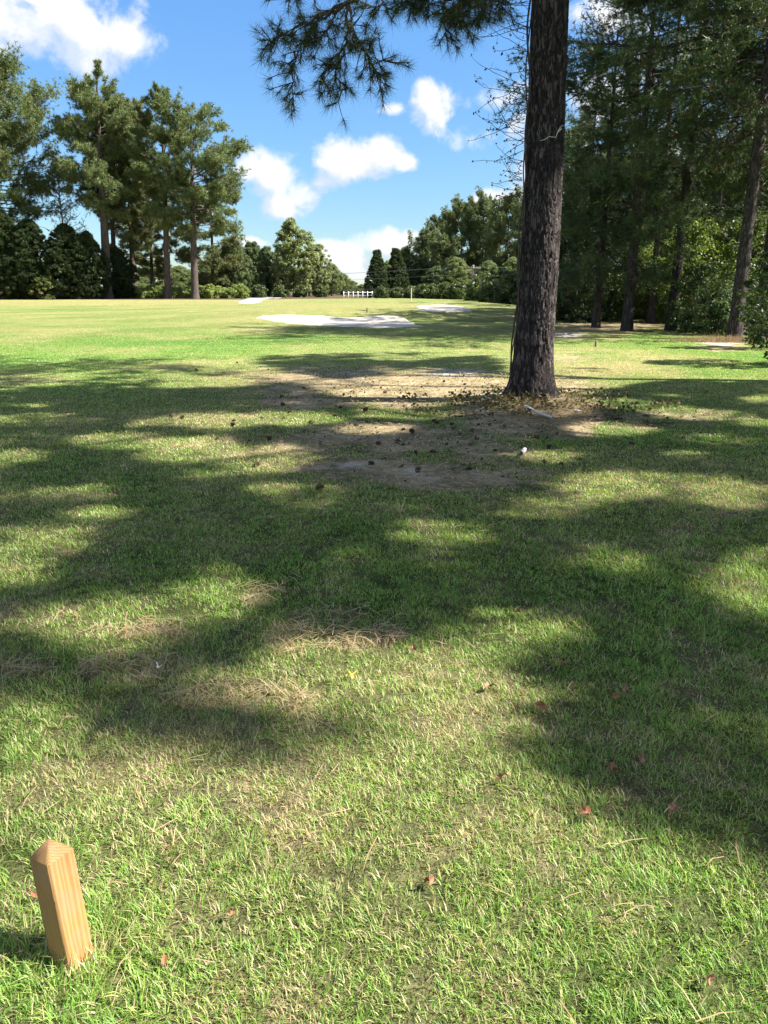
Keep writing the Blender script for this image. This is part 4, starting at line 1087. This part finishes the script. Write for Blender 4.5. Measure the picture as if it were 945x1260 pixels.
# dark cedars under the left pines: each its own proportions
GC = 'dark cedars below the left pines'
ced = None
def cedar(px, y, pytop, wpx, label, seed=None, rz=0, group=GC, name='cedar_tree'):
    global ced
    p = at(px, y); H = height_for(pytop, y) - p[2]; R = wpx / F * y
    if ced is None:
        ced = leafy('cedar_tree', 601, 10, 3.2, .2, origin=p, shape='column', zb=0, ncl=1500, nleaf=66, size=.20, col=C(.036, .058, .022), mat=M_CEDAR, gap=.42, clr=.065)
        o = ced
    else:
        o = copy_tree(ced, p, rz, 1, label, group)
    o.scale = (R / 3.2, R / 3.2, H / 10); o.location = p; tag(o, label, 'cedar tree', group)
cedar(12, 100, 262, 34, 'dark cedar nearest the left edge under the massive pine', rz=0)
cedar(45, 101, 270, 30, 'second dark cedar from the left, tapering top', rz=1)
cedar(88, 101, 276, 28, 'dark cedar left of the thick reddish pine trunk', rz=2)
cedar(114, 102, 285, 22, 'narrow dark cedar touching the thick reddish pine trunk', rz=3)
cedar(148, 106, 305, 22, 'lower dark cedar just right of the thick reddish trunk', rz=4)
0 and cedar(180, 125, 325, 24, 'low dark cedar seen between the left pine trunks', rz=5)

# hedge row of small bushes
GH = 'row of low clipped bushes below the left pines'
hs = leafy('low_bush', 701, 1.45, .9, .03, origin=(0, 0, 0), shape='oval', zb=0, ncl=60, nleaf=60, size=.16, col=C(.21, .27, .08), stems=3, gap=.1, clr=.3)
nh = 0
names_pos = ['first', 'second', 'third', 'fourth', 'fifth', 'sixth', 'seventh', 'eighth', 'ninth', 'tenth', 'eleventh', 'twelfth', 'thirteenth', 'fourteenth', 'fifteenth', 'sixteenth', 'seventeenth', 'eighteenth']
rngh = np.random.default_rng(1)
for k, px in enumerate(np.linspace(166, 299, 18)):
    s = rngh.uniform(.85, 1.2); p = at(px, 107 + rngh.normal() * .4)
    lb = names_pos[k] + ' low light green bush from the left in the row below the left pines'
    if k == 0: hs.location = p; tag(hs, lb, 'bush', GH)
    else: copy_tree(hs, p, k, (s, s, s), lb, GH)
L_(3, 99, 702, 2.6, 1.8, .04, 'brownish rounded bush at the left edge below the cedars', 'leafy_shrub', 'bush', 'bushes below the dark cedars', shape='oval', zb=0, ncl=80, nleaf=60, size=.25, col=C(.13, .085, .06), stems=3, gap=.1)
L_(60, 99, 703, 2.8, 2.0, .04, 'yellow-green bush between the second and third dark cedars', 'leafy_shrub', 'bush', 'bushes below the dark cedars', shape='oval', zb=0, ncl=80, nleaf=60, size=.25, col=C(.11, .14, .045), stems=3, gap=.3)

# ================================================================== FAR TREES, CENTRE
GF = 'trees at the far end of the fairway'
protos = {
 'oak': lambda: leafy('broad_tree', 801, 12, 5, .3, shape='round', zb=.06, ncl=520, nleaf=150, size=.25, col=C(.145, .185, .070), gap=.35, clr=.15),
 'pale': lambda: leafy('broad_tree', 802, 14, 4.4, .3, shape='round', zb=.08, ncl=560, nleaf=130, size=.26, col=C(.22, .26, .12), gap=.5, clr=.12),
 'dark': lambda: leafy('broad_tree', 803, 12, 4.2, .3, shape='oval', zb=.03, ncl=520, nleaf=150, size=.26, col=C(.095, .135, .055), gap=.3, clr=.15),
 'cone': lambda: leafy('cedar_tree', 804, 12, 3.4, .2, shape='cone', zb=0, ncl=1300, nleaf=66, size=.22, col=C(.062, .092, .038), mat=M_CEDAR, gap=.42, clr=.07),
 'fpine': lambda: pine('pine_tree', 805, 16, 3.5, 5, .3, nbr=60, K=8, nl=.6, nw=.11, dens=17, sec=10, base_col=C(.130, .170, .068), pad=1.7, void=.34),
}
dims = {'oak': (12, 5), 'pale': (14, 4.4), 'dark': (12, 4.2), 'cone': (12, 3.4), 'fpine': (16, 5.4)}
made = {}
def far_tree(kind, px, y, pytop, wpx, label, rz=0, cat='tree'):
    p = at(px, y); H = height_for(pytop, y) - p[2]; R = wpx / F * y
    if kind not in made: made[kind] = protos[kind](); o = made[kind]
    else: o = copy_tree(made[kind], p, rz, 1, label, GF)
    h0, r0 = dims[kind]; o.location = p; o.scale = (R / r0, R / r0, H / h0); tag(o, label, cat, GF)
for a in [
 ('dark', 290, 118, 296, 20, 'dark tree just right of the left pine group', 1),
 ('dark', 312, 122, 298, 18, 'dark tree second from the left pine group', 2.2),
 ('dark', 330, 126, 304, 15, 'dark tree left of the tall pale tree', 3.1),
 ('oak', 160, 150, 326, 20, 'far tree low between the thick trunk and the middle left trunk', 2.9),
 ('pale', 192, 156, 318, 20, 'far pale tree seen between the left pine trunks', 1.9),
 ('oak', 222, 150, 328, 20, 'far tree low behind the two right trunks of the left group', .4),
 ('dark', 252, 156, 322, 20, 'far dark tree just behind the right trunk of the left group', 5.9),
 ('oak', 272, 126, 312, 18, 'low tree behind the last left pine', 4),
 ('pale', 364, 122, 268, 27, 'tallest pale green broad-leaved tree of the far centre', 0),
 ('pale', 392, 128, 300, 18, 'pale tree leaning against the right side of the tallest pale tree', 1.3),
 ('pale', 348, 130, 300, 16, 'pale tree half hidden left of the tallest pale tree', 2.3),
 ('oak', 408, 136, 325, 14, 'mid green tree where the far treetops slope down', 2),
 ('oak', 422, 142, 337, 12, 'small tree near the bottom of the sloping treetops', 3),
 ('oak', 434, 150, 346, 10, 'smallest far tree at the sky gap', 5),
 ('pale', 380, 140, 318, 16, 'pale tree low at the foot of the sloping treetops', 4),
 ('oak', 340, 140, 326, 16, 'mid green tree low behind the dark trees', 1.1),
 ('oak', 446, 140, 350, 10, 'low rounded tree at the left foot of the conical cedars', 2.7),
 ('cone', 464, 112, 302, 17, 'leftmost pointed cedar of the far centre', 0),
 ('cone', 487, 114, 300, 17, 'second pointed cedar of the far centre', 2),
 ('cone', 506, 120, 318, 15, 'shorter pointed cedar right of the two tall ones', 4),
 ('dark', 518, 118, 318, 18, 'dark rounded tree right of the pointed cedars', .6),
 ('fpine', 524, 126, 287, 22, 'pine rising behind the dark rounded tree', 0),
 ('fpine', 566, 120, 256, 27, 'far pine left of the highest far treetop', 1.7),
 ('fpine', 592, 118, 250, 26, 'highest pine of the far centre mass', 3.4),
 ('fpine', 622, 112, 249, 27, 'far pine close left of the big trunk', 5.1),
 ('fpine', 652, 108, 246, 27, 'far pine hidden behind the big trunk', .9),
 ('fpine', 545, 116, 294, 22, 'mid height pine above the utility pole base', 2.4),
 ('oak', 560, 104, 318, 20, 'mid green broad tree low in front of the far pines', 1.9),
 ('oak', 478, 124, 322, 16, 'mid green tree filling behind the two tall pointed cedars', 2.2),
 ('oak', 499, 128, 305, 16, 'rounded mid green tree rising behind the second pointed cedar', 5.2),
 ('fpine', 543, 130, 272, 22, 'far pine set back left of the highest mass', 4.2),
 ('dark', 537, 108, 328, 18, 'low dark tree left of the utility pole', 3.6),
 ('oak', 600, 98, 322, 18, 'olive tree just right of the utility pole', 4.4),
 ('oak', 628, 88, 318, 17, 'light green tree touching the big trunk on its left', .3),
 ('dark', 655, 80, 312, 18, 'dark tree behind the big trunk', 5.3),
 ('dark', 684, 76, 300, 20, 'dark tree right behind the big trunk', 2.9),
]:
    far_tree(*a)
# low shrubs under the far trees
GS = 'low shrubs along the foot of the far trees'
sh = leafy('low_shrub', 711, 1.6, 1.3, .04, origin=(0, 0, 0), shape='oval', zb=0, ncl=60, nleaf=60, size=.26, col=C(.07, .10, .035), stems=3, gap=.15, clr=.3)
SHR = [(470, 96, .8, 'by the white fence end'), (488, 95, .7, 'below the second pointed cedar'), (505, 94, .8, 'beside the slim white marker post'), (520, 92, .9, 'below the dark rounded tree'), (533, 90, .9, 'above the small far bunker left end'),
       (548, 88, 1., 'above the small far bunker middle'), (562, 86, 1., 'left of the utility pole foot'), (590, 78, 1.4, 'right of the utility pole foot'), (606, 72, 1.5, 'on the slope left of the big trunk'), (620, 66, 1.5, 'second on the slope left of the big trunk'),
       (633, 60, 1.3, 'touching the big trunk on the left'), (318, 112, 1., 'beside the grey cart path'), (345, 116, 1., 'below the tallest pale tree left side'), (370, 118, 1., 'below the tallest pale tree'), (395, 120, 1., 'below the sloping treetops')]
for k, (px, y, s, lb) in enumerate(SHR):
    p = at(px, y); lb = 'low green shrub ' + lb
    if k == 0: sh.location = p; sh.scale = (s, s, s); tag(sh, lb, 'shrub', GS)
    else: copy_tree(sh, p, k * 1.3, s, lb, GS)

# ------------------------------------------------------------------ white fence, far rail, utility pole and wires
def fence(px0, px1, y, n, h, label, rails=(.35, .75), r=.05):
    a = at(px0, y); b = at(px1, y); root = empty('white_fence', a); 
    for k in range(n):
        q = a + (b - a) * k / (n - 1); q[2] = terrain(q[0], q[1]); mb = MB(); box(mb, q - a + [0, 0, h / 2 - .05], (.075, .075, h + .1)); mb.build('fence_post', M_WHITE, root)
    for rz in rails:
        mb = MB(); L = b - a; box(mb, L / 2 + [0, .09, rz * h], (abs(L[0]) + .2, .04, .06)); mb.build('fence_rail', M_WHITE, root)
    tag(root, label, 'fence'); return root
fence(423, 458, 98, 7, .85, 'white two-rail fence at the far end of the fairway', rails=(.45, .85))
fence(459, 566, 99, 9, .55, 'long low white rail running right from the taller white fence', rails=(.8,))
def pole():
    p = at(581, 92); H = height_for(326, 92) - p[2]; root = empty('utility_pole', p)
    mb = MB(); tube(mb, np.array([[0, 0, -.1], [0, 0, H * .5], [0, 0, H], [0, 0, H + .02]]), [.17, .15, .12, .01], 10); mb.build('pole', M_POLE, root, smooth=True)
    mb = MB(); box(mb, (0, -.13, H - .35), (1.7, .1, .12), rot=0); mb.build('crossarm', M_POLE, root)
    for k in (-.75, -.25, .35, .75):
        mb = MB(); tube(mb, np.array([[k, -.13, H - .29], [k, -.13, H - .22], [k, -.13, H - .14]]), [.03, .055, .03], 8); mb.build('insulator', M_METAL, root, smooth=True)
    mb = MB(); tube(mb, np.array([[.25, -.1, H - 1.7], [.25, -.1, H - 1.65], [.25, -.1, H - 1.05], [.25, -.1, H - 1.0]]), [.02, .2, .2, .02], 12); mb.build('transformer', M_METAL, root, smooth=True)
    tag(root, 'wooden utility pole with crossarm before the far pines', 'utility pole')
    # wires run left to far outside and right behind the wood
    for k, (x0, z0, lb) in enumerate([(-.75, H - .14, 'topmost power wire from the utility pole'), (.75, H - .14, 'second power wire from the utility pole'), (0, H - 1.0, 'third, lower power wire from the utility pole'), (0, H - 2.3, 'lowest thick cable from the utility pole')]):
        A = p + np.array([x0, -.13, z0]); mb = MB(); t = np.linspace(0, 1, 30)[:, None]
        e = np.array([-55, 175, z0 + 1 + p[2]]); P = A + (e - A) * t; P[:, 2:] -= 1.2 * np.sin(t * PI) * .9
        tube(mb, P - p, .011 if k < 3 else .016, 4)
        e = np.array([60, 60, z0 + p[2]]); P = A + (e - A) * t; P[:, 2:] -= np.sin(t * PI) * .9; tube(mb, P - p, .011 if k < 3 else .016, 4)
        o = mb.build('power_wire', M_METAL); o.location = p; tag(o, lb, 'wire', 'power wires across the far trees')
pole()

# ================================================================== SKY, SUN, CAMERA
def make_world():
    w = bpy.data.worlds.new('World'); sc.world = w; w.use_nodes = True; nt = w.node_tree; nt.nodes.clear()
    out = nt.nodes.new('ShaderNodeOutputWorld'); bg = nt.nodes.new('ShaderNodeBackground')
    sky = nt.nodes.new('ShaderNodeTexSky'); sky.sky_type = 'NISHITA'; sky.sun_disc = False; sky.sun_elevation = SUN_EL; sky.sun_rotation = SUN_AZ
    sky.air_density = 1.0; sky.dust_density = .15; sky.ozone_density = 2.0; sky.altitude = 50
    hsv = nt.nodes.new('ShaderNodeHueSaturation'); hsv.inputs['Saturation'].default_value = 1.1; hsv.inputs['Value'].default_value = 1.0
    tn = nt.nodes.new('ShaderNodeVectorMath'); tn.operation = 'MULTIPLY'; tn.inputs[1].default_value = (.62, .74, .86)
    nt.links.new(sky.outputs[0], tn.inputs[0]); tc0 = nt.nodes.new('ShaderNodeTexCoord'); sp0 = nt.nodes.new('ShaderNodeSeparateXYZ'); nt.links.new(tc0.outputs['Generated'], sp0.inputs[0])
    hz = nt.nodes.new('ShaderNodeMapRange'); hz.inputs[1].default_value = 0; hz.inputs[2].default_value = .42; hz.inputs[3].default_value = .60; hz.inputs[4].default_value = 1.04
    nt.links.new(sp0.outputs[2], hz.inputs[0]); hs2 = nt.nodes.new('ShaderNodeVectorMath'); hs2.operation = 'SCALE'
    nt.links.new(tn.outputs[0], hs2.inputs[0]); nt.links.new(hz.outputs[0], hs2.inputs['Scale']); nt.links.new(hs2.outputs[0], hsv.inputs['Color'])
    # cloud field in azimuth / elevation (degrees)
    g = bpy.data.node_groups.new('cloud_field', 'ShaderNodeTree')
    g.interface.new_socket('Vector', in_out='INPUT', socket_type='NodeSocketVector'); g.interface.new_socket('Density', in_out='OUTPUT', socket_type='NodeSocketFloat')
    gi = g.nodes.new('NodeGroupInput'); go = g.nodes.new('NodeGroupOutput')
    def M(op, a=None, b=None, c=None):
        n = g.nodes.new('ShaderNodeMath'); n.operation = op
        for i, q in enumerate((a, b, c)):
            if q is None: continue
            if isinstance(q, (int, float)): n.inputs[i].default_value = q
            else: g.links.new(q, n.inputs[i])
        return n.outputs[0]
    sep = g.nodes.new('ShaderNodeSeparateXYZ'); g.links.new(gi.outputs[0], sep.inputs[0])
    X, Y = sep.outputs[0], sep.outputs[1]
    def azel(px, py):
        u = (px - CX) / F; v = (CY - py) / F; d = np.array([u, CP + v * SP, -SP + v * CP]); d /= np.linalg.norm(d)
        return math.degrees(math.atan2(d[0], d[1])), math.degrees(math.asin(d[2]))
    blobs = [(30, 28, 75, 44, 1), (105, 38, 58, 44, 1), (160, 44, 36, 32, 1), (-40, 10, 80, 50, 1), (70, 0, 80, 30, 1),
             (335, 214, 40, 34, 1), (372, 240, 28, 24, .9), (308, 206, 26, 22, 1), (345, 250, 30, 22, .8),
             (418, 196, 34, 28, 1), (465, 190, 40, 26, 1), (500, 200, 24, 14, .9), (440, 205, 50, 22, 1), (395, 226, 26, 16, .7),
             (528, 130, 30, 30, 1.1), (490, 134, 24, 10, .62), (520, 105, 16, 8, .6),
             (612, 124, 44, 20, .72), (600, 165, 40, 20, .62), (640, 150, 40, 40, .66), (660, 200, 34, 44, .7),
             (612, 246, 42, 15, .95), (665, 240, 40, 26, 1),
             (478, 300, 50, 20, 1.1), (425, 318, 44, 28, 1.1), (505, 290, 26, 11, .8), (312, 298, 30, 8, .95), (440, 345, 40, 16, .8), (400, 300, 26, 10, .6),
             (760, 120, 90, 50, .8), (850, 180, 70, 40, .85), (900, 260, 70, 30, .8), (740, 30, 50, 30, .6), (860, 60, 60, 30, .7)]
    acc = None
    px_deg = 57.3 / F
    for (bx, by, rx, ry, a) in blobs:
        az, el = azel(bx, by)
        rxd = rx * px_deg * .92 / max(.5, math.cos(math.radians(el))) * .95; ryd = ry * px_deg * .9
        dx = M('MULTIPLY', M('SUBTRACT', X, az), 1 / rxd); dy = M('MULTIPLY', M('SUBTRACT', Y, el), 1 / ryd)
        q = M('SQRT', M('ADD', M('MULTIPLY', dx, dx), M('MULTIPLY', dy, dy)))
        f = M('MULTIPLY', M('SUBTRACT', 1.25, q), a)
        if acc is None: acc = f
        else:
            n = g.nodes.new('ShaderNodeMath'); n.operation = 'SMOOTH_MAX'; n.inputs[2].default_value = .25; g.links.new(acc, n.inputs[0]); g.links.new(f, n.inputs[1]); acc = n.outputs[0]
    nz = g.nodes.new('ShaderNodeTexNoise'); nz.inputs['Scale'].default_value = .34; nz.inputs['Detail'].default_value = 9; nz.inputs['Roughness'].default_value = .58; nz.inputs['Distortion'].default_value = .25
    g.links.new(gi.outputs[0], nz.inputs['Vector'])
    n2 = g.nodes.new('ShaderNodeTexNoise'); n2.inputs['Scale'].default_value = .07; n2.inputs['Detail'].default_value = 7; g.links.new(gi.outputs[0], n2.inputs['Vector'])
    # unseen scattered clouds over the rest of the sky, thickened as white fill light
    ax = M('ABSOLUTE', X); outm = M('MULTIPLY', M('MINIMUM', M('MAXIMUM', M('MULTIPLY', M('SUBTRACT', ax, 32), .1), 0), 1), 1)
    wild = M('MULTIPLY', M('SUBTRACT', n2.outputs['Fac'], .43), 7)
    wild = M('MULTIPLY_ADD', outm, 4, M('SUBTRACT', wild, 4))
    acc = M('MAXIMUM', M('MAXIMUM', acc, M('MINIMUM', wild, 1.2)), -.6)
    f = M('ADD', acc, M('MULTIPLY', M('SUBTRACT', nz.outputs['Fac'], .5), 2.6))
    f = M('SUBTRACT', f, .28)
    g.links.new(f, go.inputs[0])
    tc = nt.nodes.new('ShaderNodeTexCoord'); sp = nt.nodes.new('ShaderNodeSeparateXYZ'); nt.links.new(tc.outputs['Generated'], sp.inputs[0])
    def W(op, a=None, b=None, c=None):
        n = nt.nodes.new('ShaderNodeMath'); n.operation = op
        for i, q in enumerate((a, b, c)):
            if q is None: continue
            if isinstance(q, (int, float)): n.inputs[i].default_value = q
            else: nt.links.new(q, n.inputs[i])
        return n.outputs[0]
    az = W('MULTIPLY', W('ARCTAN2', sp.outputs[0], sp.outputs[1]), 57.2958); el = W('MULTIPLY', W('ARCSINE', sp.outputs[2]), 57.2958)
    cb = nt.nodes.new('ShaderNodeCombineXYZ'); nt.links.new(az, cb.inputs[0]); nt.links.new(el, cb.inputs[1])
    g1 = nt.nodes.new('ShaderNodeGroup'); g1.node_tree = g; nt.links.new(cb.outputs[0], g1.inputs[0])
    va = nt.nodes.new('ShaderNodeVectorMath'); va.operation = 'ADD'; va.inputs[1].default_value = (.7, 1.3, 0); nt.links.new(cb.outputs[0], va.inputs[0])
    g2 = nt.nodes.new('ShaderNodeGroup'); g2.node_tree = g; nt.links.new(va.outputs[0], g2.inputs[0])
    def mr(v, a, b, c=0., d=1.):
        n = nt.nodes.new('ShaderNodeMapRange'); n.interpolation_type = 'SMOOTHSTEP'
        for i, q in enumerate((a, b, c, d)): n.inputs[i + 1].default_value = q
        nt.links.new(v, n.inputs[0]); return n.outputs[0]
    dens = mr(g1.outputs[0], -.12, .55)
    lit = mr(W('SUBTRACT', g1.outputs[0], g2.outputs[0]), -.45, .35)
    cm = nt.nodes.new('ShaderNodeMix'); cm.data_type = 'RGBA'; cm.inputs[6].default_value = (2.7, 3.05, 3.6, 1); cm.inputs[7].default_value = (3.85, 3.9, 4.0, 1)
    nt.links.new(lit, cm.inputs[0])
    mx = nt.nodes.new('ShaderNodeMix'); mx.data_type = 'RGBA'
    up = mr(el, -1, 1.5)
    nt.links.new(W('MULTIPLY', W('MULTIPLY', dens, .96), up), mx.inputs[0]); nt.links.new(hsv.outputs[0], mx.inputs[6]); nt.links.new(cm.outputs[2], mx.inputs[7])
    nt.links.new(mx.outputs[2], bg.inputs[0]); bg.inputs[1].default_value = .080
    nt.links.new(bg.outputs[0], out.inputs[0])
make_world()

ld = bpy.data.lights.new('sun', 'SUN'); ld.energy = 4.8; ld.angle = math.radians(.53); ld.color = (1., .95, .87)
lo = bpy.data.objects.new('sun', ld); coll.objects.link(lo); lo.location = (30, -5, 40)
lo.rotation_euler = Vector(S).to_track_quat('Z', 'Y').to_euler()

cd = bpy.data.cameras.new('camera'); co = bpy.data.objects.new('camera', cd); coll.objects.link(co); sc.camera = co
co.location = (0, 0, CAMH); co.rotation_euler = (PI / 2 - PITCH, 0, 0)
cd.sensor_fit = 'VERTICAL'; cd.sensor_height = 34.6; cd.lens = F / 1260 * 34.6; cd.clip_start = .05; cd.clip_end = 6000

sc.view_settings.view_transform = 'Standard'; sc.view_settings.look = 'None'; sc.view_settings.gamma = 1; sc.view_settings.exposure = 1.8
sc.render.engine = 'CYCLES'
cy = sc.cycles; cy.max_bounces = 5; cy.diffuse_bounces = 3; cy.glossy_bounces = 1; cy.transmission_bounces = 3; cy.transparent_max_bounces = 4
cy.use_denoising = True; cy.use_adaptive_sampling = True; cy.adaptive_threshold = .02
cy.sample_clamp_indirect = 4
